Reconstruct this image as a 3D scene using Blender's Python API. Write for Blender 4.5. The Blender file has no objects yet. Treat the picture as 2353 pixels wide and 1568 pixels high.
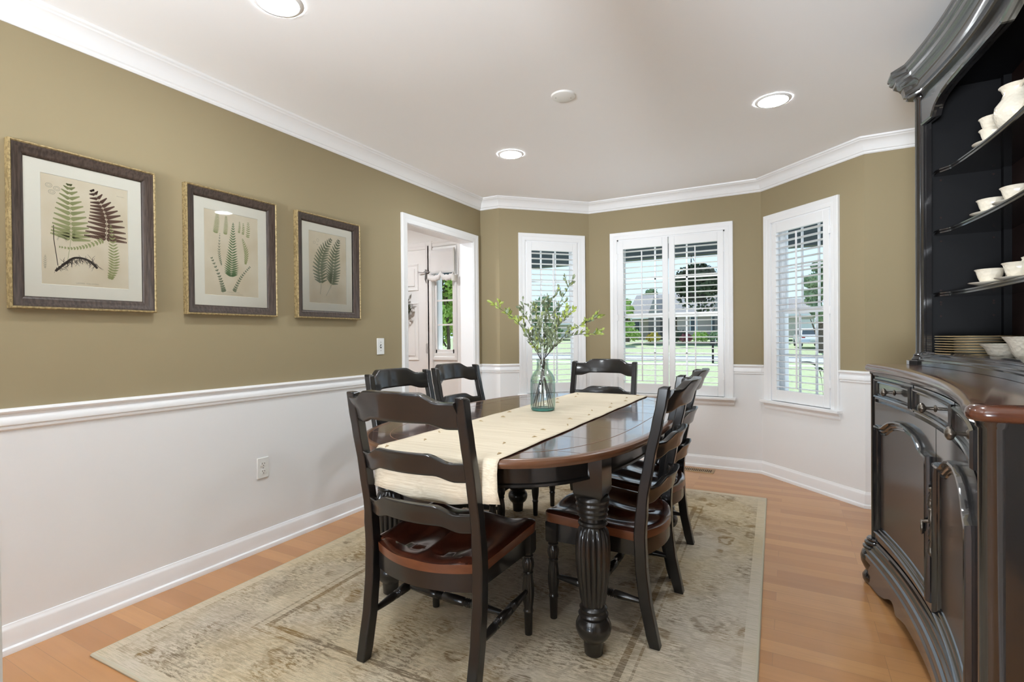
import bpy, bmesh, math, random
from mathutils import Vector, Matrix
from math import sin, cos, pi, radians, sqrt

# ------------------------------------------------------------------ camera, world, exposure
S = bpy.context.scene
COL = S.collection
cam_d = bpy.data.cameras.new('camera')
cam_d.sensor_fit = 'HORIZONTAL'; cam_d.sensor_width = 36.0
cam_d.lens = 1178.15 / 2353 * 36
cam_d.clip_start = 0.02; cam_d.clip_end = 400
cam = bpy.data.objects.new('camera', cam_d); COL.objects.link(cam)
YAW, PIT, ROL = 0.498123, -0.007726, -0.008832
Fv = Vector((-sin(YAW)*cos(PIT), cos(YAW)*cos(PIT), sin(PIT)))
Rv = Vector((cos(YAW), sin(YAW), 0)); Uv = Rv.cross(Fv)
R2 = Rv*cos(ROL) + Uv*sin(ROL); U2 = -Rv*sin(ROL) + Uv*cos(ROL)
cam.matrix_world = Matrix(((R2.x, U2.x, -Fv.x, 2.56026), (R2.y, U2.y, -Fv.y, 0), (R2.z, U2.z, -Fv.z, 1.155), (0, 0, 0, 1)))
S.camera = cam

S.view_settings.view_transform = 'Standard'
S.view_settings.look = 'None'
S.view_settings.gamma = 1.0
S.view_settings.use_curve_mapping = False
S.view_settings.exposure = 0.82
S.cycles.max_bounces = 10
S.cycles.diffuse_bounces = 6
S.cycles.glossy_bounces = 4
S.cycles.transmission_bounces = 8
S.cycles.transparent_max_bounces = 16
S.cycles.sample_clamp_indirect = 6.0
S.cycles.caustics_reflective = False
S.cycles.caustics_refractive = False

W = bpy.data.worlds.new('world'); S.world = W; W.use_nodes = True
wn = W.node_tree; wn.nodes.clear()
wo = wn.nodes.new('ShaderNodeOutputWorld'); wb = wn.nodes.new('ShaderNodeBackground')
wg = wn.nodes.new('ShaderNodeTexCoord'); ws = wn.nodes.new('ShaderNodeSeparateXYZ'); wr = wn.nodes.new('ShaderNodeValToRGB')
wr.color_ramp.elements[0].position = 0.0; wr.color_ramp.elements[0].color = (0.50, 0.66, 0.80, 1)
wr.color_ramp.elements[1].position = 0.6; wr.color_ramp.elements[1].color = (0.32, 0.50, 0.74, 1)
wn.links.new(wg.outputs['Generated'], ws.inputs[0]); wn.links.new(ws.outputs[2], wr.inputs[0])
wn.links.new(wr.outputs[0], wb.inputs[0]); wn.links.new(wb.outputs[0], wo.inputs[0])
wb.inputs[1].default_value = 1.0

sun_d = bpy.data.lights.new('sun', 'SUN'); sun_d.energy = 3.7; sun_d.angle = radians(1.0); sun_d.color = (1, 0.96, 0.88)
sun = bpy.data.objects.new('sun', sun_d); COL.objects.link(sun)
sun.rotation_euler = (radians(38), 0, radians(200))     # high sun standing behind the house

LAMP = 110.0          # radiance of the round downlight lenses
UPL = 4.0  # strength of the uplight added behind the camera
SOFTL = 47.0           # power of the soft lamp added behind the camera to lift the ceiling

# ------------------------------------------------------------------ object helpers
def smooth(me, ang=35):
    me.shade_smooth()
    me.set_sharp_from_angle(angle=radians(ang))

class MB:
    """collects faces of one mesh"""
    def __init__(s): s.v = []; s.f = []; s.m = []; s.mat = Matrix.Identity(4); s.mi = 0
    def add(s, vs, fs):
        b = len(s.v); s.v += [tuple(s.mat @ Vector(p)) for p in vs]
        s.f += [tuple(b+i for i in f) for f in fs]; s.m += [s.mi]*len(fs)
    def box(s, x0, x1, y0, y1, z0, z1):
        s.add([(x0,y0,z0),(x1,y0,z0),(x1,y1,z0),(x0,y1,z0),(x0,y0,z1),(x1,y0,z1),(x1,y1,z1),(x0,y1,z1)],
              [(0,3,2,1),(4,5,6,7),(0,1,5,4),(1,2,6,5),(2,3,7,6),(3,0,4,7)])
    def loft(s, rings, closed=True, caps=True, loop=False):
        n = len(rings[0]); vs = [p for r in rings for p in r]; fs = []
        k = len(rings)
        for i in range(k if loop else k-1):
            a = i*n; b = ((i+1) % k)*n
            for j in range(n if closed else n-1):
                j2 = (j+1) % n
                fs.append((a+j, a+j2, b+j2, b+j))
        if caps and not loop and closed:
            fs.append(tuple(range(n-1, -1, -1))); fs.append(tuple((k-1)*n+j for j in range(n)))
        s.add(vs, fs)
    def lathe(s, prof, seg=24, flutes=(), c=(0,0), caps=True):
        """prof [(r,z)]; flutes [(z0,z1,n,depth)] reeded stretches"""
        rings = []
        for r, z in prof:
            ring = []
            for j in range(seg):
                t = 2*pi*j/seg; rr = r
                for (a, b, n, d) in flutes:
                    if a < z < b:
                        e = min(1, (z-a)/0.012, (b-z)/0.012)
                        rr = r*(1 - d*e*(1-abs(cos(n*t/2))))
                ring.append((c[0]+rr*cos(t), c[1]+rr*sin(t), z))
            rings.append(ring)
        s.loft(rings, True, caps)
    def tube(s, pts, rad, seg=8, caps=True):
        pts = [Vector(p) for p in pts]; n = len(pts)
        if not isinstance(rad, (list, tuple)): rad = [rad]*n
        rings = []; up = None
        for i in range(n):
            d = (pts[min(i+1, n-1)]-pts[max(i-1, 0)])
            d = d.normalized() if d.length > 1e-9 else Vector((0,0,1))
            if up is None:
                up = Vector((0,0,1)) if abs(d.z) < .9 else Vector((1,0,0))
            a = d.cross(up); a = a.normalized() if a.length > 1e-6 else Vector((1,0,0))
            up = a.cross(d).normalized()
            rings.append([tuple(pts[i]+(a*cos(2*pi*j/seg)+up*sin(2*pi*j/seg))*rad[i]) for j in range(seg)])
        s.loft(rings, True, caps)
    def prism(s, poly, z0, z1):
        """poly [(x,y)] counter-clockwise extruded up"""
        n = len(poly)
        s.add([(x,y,z0) for x,y in poly]+[(x,y,z1) for x,y in poly],
              [tuple(range(n-1,-1,-1)), tuple(range(n,2*n))]+[(i,(i+1)%n,n+(i+1)%n,n+i) for i in range(n)])
    def sweep(s, path, prof, closed=False, prev=None, nxt=None, fn=None, caps=True):
        """path [(x,y)], prof [(offset to the left, z)] (closed ring of points), mitred; fn maps (x,y,z) -> 3D"""
        rings = []
        n = len(path); P = [Vector(p) for p in path]
        for i in range(n):
            a = P[i-1] if (i > 0 or closed) else (Vector(prev) if prev else None)
            b = P[(i+1) % n] if (i < n-1 or closed) else (Vector(nxt) if nxt else None)
            d1 = (P[i]-a).normalized() if a is not None else None
            d2 = (b-P[i]).normalized() if b is not None else None
            if d1 is None: d1 = d2
            if d2 is None: d2 = d1
            n1 = Vector((-d1.y, d1.x)); n2 = Vector((-d2.y, d2.x))
            m = n1+n2; m = m.normalized() if m.length > 1e-6 else n1
            m = m/max(0.35, m.dot(n1))
            ring = [(P[i].x+m.x*o, P[i].y+m.y*o, z) for o, z in prof]
            rings.append([fn(*q) for q in ring] if fn else ring)
        s.loft(rings, True, caps and not closed, loop=closed)
    def build(s, name, mat, parent=None, sm=None, bevel=0, seg=2, fix=True):
        me = bpy.data.meshes.new(name); me.from_pydata(s.v, [], s.f); me.update()
        mats = mat if isinstance(mat, (list, tuple)) else [mat]
        for m in mats: me.materials.append(m)
        if len(mats) > 1: me.polygons.foreach_set('material_index', s.m)
        if fix:
            bm = bmesh.new(); bm.from_mesh(me); bmesh.ops.recalc_face_normals(bm, faces=bm.faces); bm.to_mesh(me); bm.free()
        if sm: smooth(me, sm)
        o = bpy.data.objects.new(name, me); COL.objects.link(o)
        if parent: o.parent = parent
        if bevel:
            md = o.modifiers.new('bevel', 'BEVEL'); md.width = bevel; md.segments = seg; md.limit_method = 'ANGLE'; md.angle_limit = radians(40)
            md.harden_normals = False
            if not sm: smooth(me, 40)
        return o

def tag(o, label=None, cat=None, group=None, kind=None):
    if label: o['label'] = label
    if cat: o['category'] = cat
    if group: o['group'] = group
    if kind: o['kind'] = kind
    return o
def thing(name, loc=(0,0,0), rz=0, label=None, cat=None, group=None):
    o = bpy.data.objects.new(name, None); o.empty_display_size = .1; COL.objects.link(o)
    o.location = loc; o.rotation_euler = (0,0,rz); return tag(o, label, cat, group)
def kids(o): return [c for c in bpy.data.objects if c.parent is o]
def dup(root, loc, rz, label=None, group=None):
    r = root.copy(); COL.objects.link(r); r.location = loc; r.rotation_euler = (0,0,rz)
    if label: r['label'] = label
    if group: r['group'] = group
    for ch in kids(root):
        c = ch.copy(); COL.objects.link(c); c.parent = r
        for g in kids(ch):
            d = g.copy(); COL.objects.link(d); d.parent = c
    return r
def struct(o): o['kind'] = 'structure'; return o
def spl(pts, n=8):
    """Catmull-Rom through pts"""
    P = [Vector(p) for p in pts]; out = []
    for i in range(len(P)-1):
        a, b, c, d = P[max(i-1,0)], P[i], P[i+1], P[min(i+2,len(P)-1)]
        for k in range(n):
            t = k/n
            out.append(0.5*((2*b)+(c-a)*t+(2*a-5*b+4*c-d)*t*t+(3*b-a-3*c+d)*t**3))
    out.append(P[-1]); return out

# ------------------------------------------------------------------ materials
def mat(name, col=(.8,.8,.8), rough=.5, metal=0, spec=.5, coat=0, coat_r=.1, emit=None, em=0, trans=0, ior=1.45):
    m = bpy.data.materials.new(name); m.use_nodes = True
    b = m.node_tree.nodes['Principled BSDF']
    b.inputs['Base Color'].default_value = (*col, 1); b.inputs['Roughness'].default_value = rough
    b.inputs['Metallic'].default_value = metal; b.inputs['Specular IOR Level'].default_value = spec
    b.inputs['Coat Weight'].default_value = coat; b.inputs['Coat Roughness'].default_value = coat_r
    b.inputs['Transmission Weight'].default_value = trans; b.inputs['IOR'].default_value = ior
    if emit: b.inputs['Emission Color'].default_value = (*emit, 1); b.inputs['Emission Strength'].default_value = em
    return m
class N:
    def __init__(s, m): s.t = m.node_tree; s.b = s.t.nodes['Principled BSDF']
    def n(s, typ, ins=None, **kw):
        x = s.t.nodes.new('ShaderNode'+typ)
        for k, v in kw.items(): setattr(x, k, v)
        for k, v in (ins or {}).items():
            if isinstance(v, bpy.types.NodeSocket): s.t.links.new(v, x.inputs[k])
            else: x.inputs[k].default_value = v
        return x
    def link(s, a, b): s.t.links.new(a, b)
    def obj(s, scale=(1,1,1), rot=(0,0,0)):
        c = s.n('TexCoord'); mp = s.n('Mapping', {'Vector': c.outputs['Object'], 'Scale': scale, 'Rotation': rot}); return mp.outputs[0]
    def noise(s, vec, scale=5, detail=3, rough=.5): return s.n('TexNoise', {'Vector': vec, 'Scale': scale, 'Detail': detail, 'Roughness': rough}).outputs[0]
    def ramp(s, fac, els):
        r = s.n('ValToRGB', {'Fac': fac}); e = r.color_ramp.elements
        while len(e) < len(els): e.new(.5)
        for i, (p, c) in enumerate(els): e[i].position = p; e[i].color = (*c, 1) if len(c) == 3 else c
        return r.outputs[0]
    def mix(s, fac, a, b, blend='MIX'):
        x = s.n('Mix', None, data_type='RGBA', blend_type=blend)
        for k, v in ((0, fac), (6, a), (7, b)):
            if isinstance(v, bpy.types.NodeSocket): s.t.links.new(v, x.inputs[k])
            else: x.inputs[k].default_value = v if not isinstance(v, tuple) else (*v, 1)[:4]
        return x.outputs[2]
    def math(s, op, a, b=0.0, c=None):
        x = s.n('Math', None, operation=op)
        for k, v in ((0, a), (1, b), (2, c)):
            if v is None: continue
            if isinstance(v, bpy.types.NodeSocket): s.t.links.new(v, x.inputs[k])
            else: x.inputs[k].default_value = v
        return x.outputs[0]
    def bump(s, h, st=.2, dist=.01):
        b = s.n('Bump', {'Height': h, 'Strength': st, 'Distance': dist}); s.link(b.outputs[0], s.b.inputs['Normal'])
    def base(s, c): s.link(c, s.b.inputs['Base Color'])

OLIVE = (0.325, 0.266, 0.160)
M_white = mat('white_trim', (.88,.885,.89), .35)
M_ceil = mat('ceiling_paint', (.93,.93,.93), .9, spec=.1)
M_low = mat('white_wall_paint', (.86,.86,.85), .6, spec=.3)
M_wall = mat('olive_and_white_wall', OLIVE, .75, spec=.25)
k = N(M_wall); v = k.obj(); sp = k.n('SeparateXYZ', {0: v}); up = k.math('GREATER_THAN', sp.outputs[2], .87)
k.base(k.mix(up, (.82,.82,.815,1), (*OLIVE,1)))
M_unseen = mat('dark_unseen_wall', (.10,.085,.06), .8, spec=.1)  # unseen back walls kept dark so the black lacquer reflects less light
M_olive = mat('olive_wall_paint', OLIVE, .75, spec=.25)
k = N(M_ceil); k.bump(k.noise(k.obj(), 120, 2), .03, .002)

M_floor = mat('oak_floor', (.6,.35,.16), .28, coat=.35, coat_r=.12)
k = N(M_floor); v = k.obj()
br = k.n('TexBrick', {'Vector': v, 'Color1': (0.42,0.19,0.066,1), 'Color2': (0.56,0.285,0.108,1), 'Mortar': (.33,.17,.07,1), 'Scale': 1.0,
     'Mortar Size': .0011, 'Mortar Smooth': .3, 'Bias': 0.0, 'Brick Width': .95, 'Row Height': .083}, offset=.37, offset_frequency=3)
g1 = k.noise(k.obj((1.6,34,1)), 3.2, 6, .65); g2 = k.noise(k.obj((.5,6,1)), 2.2, 3)
wv = k.n('TexWave', {'Vector': k.obj((.32,3.2,1)), 'Scale': 2.4, 'Distortion': 9.0, 'Detail': 2.0, 'Detail Scale': .8}, bands_direction='Y').outputs[0]
c = k.mix(k.ramp(g1, [(.38,(0,0,0)),(.62,(1,1,1))]), k.mix(.22, br.outputs[0], (.40,.20,.085,1)), br.outputs[0])
c = k.mix(k.ramp(wv, [(.0,(.16,.16,.16)),(.35,(0,0,0))]), c, (.42,.20,.08,1))
c = k.mix(k.ramp(g2, [(.35,(.22,.22,.22)),(.6,(0,0,0))]), c, (.62,.30,.13,1))
k.base(c); k.bump(br.outputs[1], -.25, .002)

M_rug = mat('faded_rug', (.7,.65,.5), .95, spec=.1)
k = N(M_rug); v = k.obj(); sp = k.n('SeparateXYZ', {0: v})
ax = k.math('ABSOLUTE', sp.outputs[0]); ay = k.math('ABSOLUTE', sp.outputs[1])
dx = k.math('SUBTRACT', 1.085, ax); dy = k.math('SUBTRACT', 1.52, ay); de = k.math('MINIMUM', dx, dy)   # distance from the edge
warp = k.n('TexNoise', {'Vector': v, 'Scale': 9.0, 'Detail': 4.0})
vw = k.mix(.13, v, warp.outputs[1])
vor = k.n('TexVoronoi', {'Vector': vw, 'Scale': 7.5, 'Randomness': .55}, feature='F1').outputs[0]
ring = k.ramp(vor, [(.10,(0,0,0)),(.19,(1,1,1)),(.27,(1,1,1)),(.36,(0,0,0))])
vor2 = k.n('TexVoronoi', {'Vector': vw, 'Scale': 11.0, 'Randomness': 1.0}, feature='DISTANCE_TO_EDGE').outputs[0]
vine = k.ramp(vor2, [(.0,(1,1,1)),(.09,(.8,.8,.8)),(.16,(0,0,0))])
big = k.noise(v, 2.3, 3); big2 = k.noise(k.obj((1.3,.8,1),(0,0,.6)), 3.6, 4)
wear = k.noise(k.obj((4,75,1)), 3.0, 4, .7)               # weave lines run across the rug
pat = k.math('MAXIMUM', k.n('SeparateColor', {0: ring}).outputs[0], k.math('MULTIPLY', k.n('SeparateColor', {0: vine}).outputs[0], .45))
fade = k.n('SeparateColor', {0: k.ramp(big, [(.36,(.0,.0,.0)),(.52,(1,1,1))])}).outputs[0]
fw = k.n('SeparateColor', {0: k.ramp(wear, [(.38,(.0,.0,.0)),(.52,(1,1,1))])}).outputs[0]
p1 = k.math('MULTIPLY', k.math('MULTIPLY', pat, fade), fw)
fleck = k.n('SeparateColor', {0: k.ramp(k.noise(k.obj((14,48,1)), 2.0, 5, .75), [(.47,(0,0,0)),(.57,(1,1,1))])}).outputs[0]
fade2 = k.n('SeparateColor', {0: k.ramp(big2, [(.44,(0,0,0)),(.62,(1,1,1))])}).outputs[0]
p2 = k.math('MULTIPLY', k.math('MULTIPLY', fleck, k.math('ADD', k.math('MULTIPLY', fade2, .75), .25)), .95)
line = k.math('LESS_THAN', k.math('ABSOLUTE', k.math('SUBTRACT', de, .42)), .013)
line2 = k.math('LESS_THAN', k.math('ABSOLUTE', k.math('SUBTRACT', de, .375)), .005)
p3 = k.math('MULTIPLY', k.math('ADD', line, k.math('MULTIPLY', line2, .6)), k.math('MULTIPLY', fw, .85))
basec = k.mix(k.ramp(k.noise(v, 1.4, 3), [(.4,(0,0,0)),(.6,(1,1,1))]), (.66,.545,.37,1), (.64,.56,.455,1))
basec = k.mix(k.math('MULTIPLY', k.n('SeparateColor', {0: k.ramp(wear, [(.46,(0,0,0)),(.60,(1,1,1))])}).outputs[0], .60), basec, (.42,.37,.26,1))
dark = k.mix(k.ramp(k.noise(v, 3.1, 2), [(.42,(0,0,0)),(.58,(1,1,1))]), (.21,.12,.032,1), (.155,.11,.068,1))
inner = k.math('GREATER_THAN', de, .05)
cc = k.mix(k.math('MULTIPLY', k.math('MINIMUM', k.math('ADD', k.math('MAXIMUM', p1, p2), p3), 1.0), k.math('MULTIPLY', inner, .85)), basec, dark)
k.base(cc); k.bump(k.math('ADD', k.noise(v, 420, 2), k.math('MULTIPLY', wear, .8)), .55, .004)

def wood_black(name, col=(.011,.010,.009), rough=.33, edge=(.085,.035,.014)):
    m = mat(name, col, .5, spec=.18, coat=.55, coat_r=rough*.38); k = N(m)
    k.b.inputs['Coat Weight'].default_value = 1.0 if 'cabinet' in name else .75; k.b.inputs['Coat IOR'].default_value = 1.85 if 'cabinet' in name else 1.6
    nz = k.noise(k.obj((2,2,9)), 2.5, 5, .65)
    k.base(k.mix(k.ramp(nz, [(.52,(0,0,0)),(.76,(.16,.16,.16))]), (*col,1), (*edge,1)))
    return m
M_black = wood_black('black_lacquer_rubbed', (.009,.008,.0075), .34, (.030,.016,.010))
M_blackleg = wood_black('black_turned_wood', (.011,.009,.0075), .36, (.040,.020,.012))
M_cab = wood_black('cabinet_black_brown', (.008,.007,.0075), .24, (.022,.014,.012))
M_cabin = mat('cabinet_interior_black', (.004,.004,.005), .5, spec=.25)
M_cabback = mat('cabinet_back_mahogany', (.020,.008,.006), .5, spec=.3)
M_cabpanel = mat('cabinet_door_panel', (.036,.024,.019), .5, spec=.25, coat=.6, coat_r=.16)
def wood(name, c1, c2, rough, scale=(30,2,2), coat=.5, cr=.08):
    m = mat(name, c1, rough, coat=coat, coat_r=cr); k = N(m)
    k.base(k.mix(k.ramp(k.noise(k.obj(scale), 2.2, 5, .6), [(.35,(0,0,0)),(.65,(1,1,1))]), (*c1,1), (*c2,1))); return m
M_seat = wood('seat_cherry_wood', (.030,.008,.005), (.070,.019,.009), .20, (16,2.0,3), .6, .10)
M_seatedge = wood('seat_edge_wood', (.105,.032,.012), (.15,.048,.018), .35, (6,3,20))
M_table = wood('table_top_mahogany', (.042,.015,.011), (.080,.030,.020), .20, (40,1.6,2), 1.0, .07)
M_tedge = wood('table_edge_walnut', (.105,.045,.022), (.16,.070,.034), .32, (4,4,14), .5, .15)
M_inlay = mat('table_inlay_line', (.22,.12,.07), .35)
M_deck = wood('cabinet_top_walnut', (.055,.019,.011), (.11,.038,.019), .22, (3,26,3), .6, .10)

M_linen = mat('cream_linen', (.84,.77,.64), .9, spec=.1)
k = N(M_linen); nz = k.noise(k.obj((1.2,90,90)), 2.4, 4, .6)
k.base(k.mix(k.ramp(nz, [(.36,(0,0,0)),(.64,(1,1,1))]), (.64,.55,.41,1), (.78,.695,.55,1))); k.bump(nz, .5, .003)
M_tuft = mat('linen_tuft', (.50,.38,.22), .9)
M_glass = bpy.data.materials.new('clear_pane'); M_glass.use_nodes = True
t = M_glass.node_tree; t.nodes.clear()
o_ = t.nodes.new('ShaderNodeOutputMaterial'); mx = t.nodes.new('ShaderNodeMixShader'); tr = t.nodes.new('ShaderNodeBsdfTransparent'); gl = t.nodes.new('ShaderNodeBsdfGlossy'); fr = t.nodes.new('ShaderNodeFresnel')
gl.inputs['Roughness'].default_value = .02; fr.inputs[0].default_value = 1.20; tr.inputs[0].default_value = (.99,.995,.99,1)
t.links.new(fr.outputs[0], mx.inputs[0]); t.links.new(tr.outputs[0], mx.inputs[1]); t.links.new(gl.outputs[0], mx.inputs[2]); t.links.new(mx.outputs[0], o_.inputs[0])
M_bottle = bpy.data.materials.new('pale_green_glass'); M_bottle.use_nodes = True
t = M_bottle.node_tree; t.nodes.clear()
o_ = t.nodes.new('ShaderNodeOutputMaterial'); mx = t.nodes.new('ShaderNodeMixShader'); tr = t.nodes.new('ShaderNodeBsdfTransparent'); gl = t.nodes.new('ShaderNodeBsdfGlossy'); lw = t.nodes.new('ShaderNodeLayerWeight')
cr_ = t.nodes.new('ShaderNodeValToRGB'); cr_.color_ramp.elements[0].color = (.965,.99,.985,1); cr_.color_ramp.elements[1].color = (.76,.92,.90,1); cr_.color_ramp.elements[0].position = .25; cr_.color_ramp.elements[1].position = .95
gl.inputs['Roughness'].default_value = .03; lw.inputs[0].default_value = .5
mth = t.nodes.new('ShaderNodeMath'); mth.operation = 'MULTIPLY_ADD'; mth.inputs[1].default_value = .40; mth.inputs[2].default_value = .045
t.links.new(lw.outputs['Facing'], cr_.inputs[0]); t.links.new(cr_.outputs[0], tr.inputs[0]); t.links.new(lw.outputs['Fresnel'], mth.inputs[0]); t.links.new(mth.outputs[0], mx.inputs[0])
t.links.new(tr.outputs[0], mx.inputs[1]); t.links.new(gl.outputs[0], mx.inputs[2]); t.links.new(mx.outputs[0], o_.inputs[0])
M_bottlebase = mat('thick_green_glass', (.16,.50,.44), .08, trans=.55, ior=1.3)
M_cream = mat('cream_porcelain', (.80,.74,.62), .22, coat=.3, coat_r=.05)
k = N(M_cream); k.bump(k.n('TexVoronoi', {'Vector': k.obj(), 'Scale': 90.0}).outputs[0], .55, .003)
M_creamp = mat('cream_porcelain_plain', (.80,.74,.62), .2, coat=.3, coat_r=.05)
M_gold = mat('gilded_rim', (.62,.46,.24), .3, metal=.6)
M_goldframe = mat('aged_gold_edge', (.50,.38,.17), .5, metal=.35)
k = N(M_goldframe); k.base(k.mix(k.ramp(k.noise(k.obj(), 90, 4), [(.42,(0,0,0)),(.56,(1,1,1))]), (.24,.175,.08,1), (.40,.30,.145,1)))
M_frame = mat('dark_grey_brown_frame', (.085,.062,.050), .42)
k = N(M_frame); k.base(k.mix(k.ramp(k.noise(k.obj((60,60,5)), 2.5, 4), [(.4,(0,0,0)),(.6,(1,1,1))]), (.040,.026,.019,1), (.075,.052,.040,1)))
M_mat = mat('ivory_mat_board', (.92,.88,.78), .85)
M_paper = mat('aged_print_paper', (.72,.62,.46), .85)
k = N(M_paper); k.base(k.mix(k.ramp(k.noise(k.obj(), 9, 4), [(.35,(0,0,0)),(.7,(1,1,1))]), (.84,.74,.58,1), (.76,.65,.48,1)))
M_inkg = mat('pale_green_ink', (.36,.37,.17), .85); M_inkd = mat('deep_green_ink', (.14,.22,.10), .85); M_inkgg = mat('grey_green_ink', (.21,.235,.15), .85)
M_inkb = mat('brown_ink', (.13,.065,.045), .85); M_inkr = mat('root_ink', (.050,.035,.028), .85); M_inkl = mat('faint_ink', (.47,.42,.31), .85)
M_plate = mat('white_plastic', (.83,.83,.80), .3); M_slot = mat('dark_slot', (.05,.05,.045), .5); M_screw = mat('steel_screw', (.45,.45,.44), .35, metal=.8)
M_lens2 = mat('added_foyer_lens', (1,1,1), .5, emit=(1,1,1), em=LAMP*3.2)
M_lens = mat('lit_lens', (1,1,1), .5, emit=(.88,.95,1.0), em=LAMP)
M_bronze = mat('antique_pewter', (.17,.145,.12), .32, metal=.85)
M_vent = mat('tan_vent_metal', (.42,.28,.15), .4, metal=.3); M_dark = mat('dark_cavity', (.015,.013,.012), .7)
M_leafy = mat('yellow_green_leaf', (.33,.40,.09), .5); M_leafg = mat('sage_leaf', (.21,.25,.15), .5); M_stem = mat('brown_stem', (.030,.022,.016), .7)
for m_ in (M_leafy, M_leafg):
    k = N(m_); k.b.inputs['Subsurface Weight'].default_value = 0
M_fabric = mat('white_shade_cloth', (.85,.85,.86), .8)
M_steel = mat('brushed_steel', (.35,.35,.36), .35, metal=.9)

# ------------------------------------------------------------------ the room shell
RM = [(3.38,.12),(3.38,4.104),(2.992,4.104),(2.347,4.744),(.839,4.744),(.201,4.104),(0,4.104),(0,.12)]
ZC = 2.44; TH = .13
def offs(i, d):
    """mitred point of the room outline moved d to the outside"""
    n = len(RM); a, p, b = Vector(RM[i-1]), Vector(RM[i]), Vector(RM[(i+1) % n])
    d1 = (p-a).normalized(); d2 = (b-p).normalized()
    n1 = Vector((d1.y, -d1.x)); n2 = Vector((d2.y, -d2.x)); m = (n1+n2).normalized()
    return p + m*(d/m.dot(n1))
def wall(name, i, mats, holes=(), z1=ZC+.1):
    n = len(RM); A = Vector(RM[i]); B = Vector(RM[(i+1) % n]); L = (B-A).length; u = (B-A)/L; out = Vector((u.y, -u.x))
    oa, ob = offs(i, TH), offs((i+1) % n, TH); m = MB()
    def pt(s, d):
        p = A+u*s
        if d == 0: return p
        if s <= 1e-6: return oa
        if s >= L-1e-6: return ob
        return p+out*TH
    def blk(s0, s1, za, zb):
        q = [pt(s0,0), pt(s1,0), pt(s1,1), pt(s0,1)]
        m.add([(p.x,p.y,za) for p in q]+[(p.x,p.y,zb) for p in q], [(0,1,2,3),(7,6,5,4),(0,4,5,1),(1,5,6,2),(2,6,7,3),(3,7,4,0)])
    cur = 0
    for (s0, s1, za, zb) in sorted(holes):
        if s0 > cur: blk(cur, s0, 0, z1)
        if za > 0: blk(s0, s1, 0, za)
        blk(s0, s1, zb, z1); cur = s1
    blk(cur, L, 0, z1)
    return struct(m.build(name, mats))
WZ0, WZ1 = .622, 2.06
wall('wall_right', 0, M_wall)
wall('wall_back_right', 1, M_wall)
wall('wall_bay_right', 2, M_wall, [(.9086-.66,.9086-.108,WZ0,WZ1)])
wall('wall_bay_center', 3, M_wall, [(2.347-2.065, 2.347-1.12, WZ0, WZ1)])
LB = (Vector(RM[4])-Vector(RM[5])).length
wall('wall_bay_left', 4, M_wall, [(LB-.79, LB-.25, WZ0, WZ1)])
wall('wall_back_left', 5, M_wall)
wall('wall_left', 6, M_wall, [(4.104-3.97, 4.104-3.045, 0, 2.03)])
m = MB(); m.box(-2.2, -.02, -.02, .12, 0, ZC+.1); m.box(1.90, 2.10, -.02, .12, 0, ZC+.1)  # foyer end wall added out of view to stop light spilling in
struct(m.build('wall_front', M_wall))
# floor of dining room, foyer and the room behind; ceiling over all of them
m = MB(); m.box(-2.2, 3.38+TH, -4.2, .12, -.08, 0); m.box(-2.2, 3.38+TH, .12, 4.10, -.08, 0)
m.prism([(-2.2,4.1),(3.51,4.1),(3.51,4.23),(3.05,4.23),(2.4,4.874),(.785,4.874),(.147,4.234),(-2.2,4.234)], -.08, 0)
struct(m.build('floor', M_floor))
m = MB(); m.box(-2.2, 3.51, -4.2, 4.1, ZC, ZC+.1)
m.prism([(-2.2,4.1),(3.51,4.1),(3.51,4.23),(3.05,4.23),(2.4,4.874),(.785,4.874),(.147,4.234),(-2.2,4.234)], ZC, ZC+.1)
struct(m.build('ceiling', M_ceil))

# crown moulding, chair rail, baseboard
crown = [(0,ZC),(0,ZC-.097),(.006,ZC-.097),(.012,ZC-.090),(.012,ZC-.082),(.020,ZC-.078),(.024,ZC-.070),(.030,ZC-.052),(.042,ZC-.034),(.058,ZC-.023),(.066,ZC-.020),(.070,ZC-.014),(.078,ZC-.010),(.080,ZC)]
m = MB(); m.sweep(RM, crown, closed=True); struct(m.build('trim_1', M_white, sm=25))
rail = [(0,.905),(.010,.907),(.020,.903),(.023,.896),(.020,.890),(.010,.884),(.009,.876),(.014,.868),(.018,.856),(.017,.845),(.009,.839),(.011,.835),(.010,.829),(.004,.824),(0,.822)]
base = [(0,.105),(.004,.104),(.006,.097),(.010,.092),(.013,.084),(.013,.024),(.024,.020),(.027,.010),(.027,0),(0,0)]
def P2(i, s):
    a, b = Vector(RM[i]), Vector(RM[(i+1) % 8]); return tuple(a+(b-a).normalized()*s)
n_t = [1]
def railrun(path, prof, name=None):
    n_t[0] += 1
    m = MB(); m.sweep(path, prof); return struct(m.build(name or 'trim_%d' % n_t[0], M_white, sm=25))
railrun([RM[0], RM[1], RM[2], P2(2, .9086-.729)], rail)
railrun([P2(2, .9086-.040), RM[3], (2.13, 4.744)], rail)
railrun([(1.055, 4.744), RM[4], P2(4, LB-.857)], rail)
railrun([P2(4, LB-.185), RM[5], RM[6], (0, 4.037)], rail)
railrun([(0, 2.978), (0, .12)], rail)
m = MB(); m.sweep([RM[0], RM[1], RM[2], RM[3]], base, nxt=RM[4]); struct(m.build('baseboard_right', M_white, sm=25))
m = MB(); m.sweep([RM[3], RM[4]], base, prev=RM[2], nxt=RM[5]); struct(m.build('baseboard_back', M_white, sm=25))
m = MB(); m.sweep([RM[4], RM[5], RM[6], (0,4.037)], base, prev=RM[3]); struct(m.build('baseboard_bay_left', M_white, sm=25))
m = MB(); m.sweep([(0,2.978), (0,.12)], base); struct(m.build('baseboard_left', M_white, sm=25))
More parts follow.
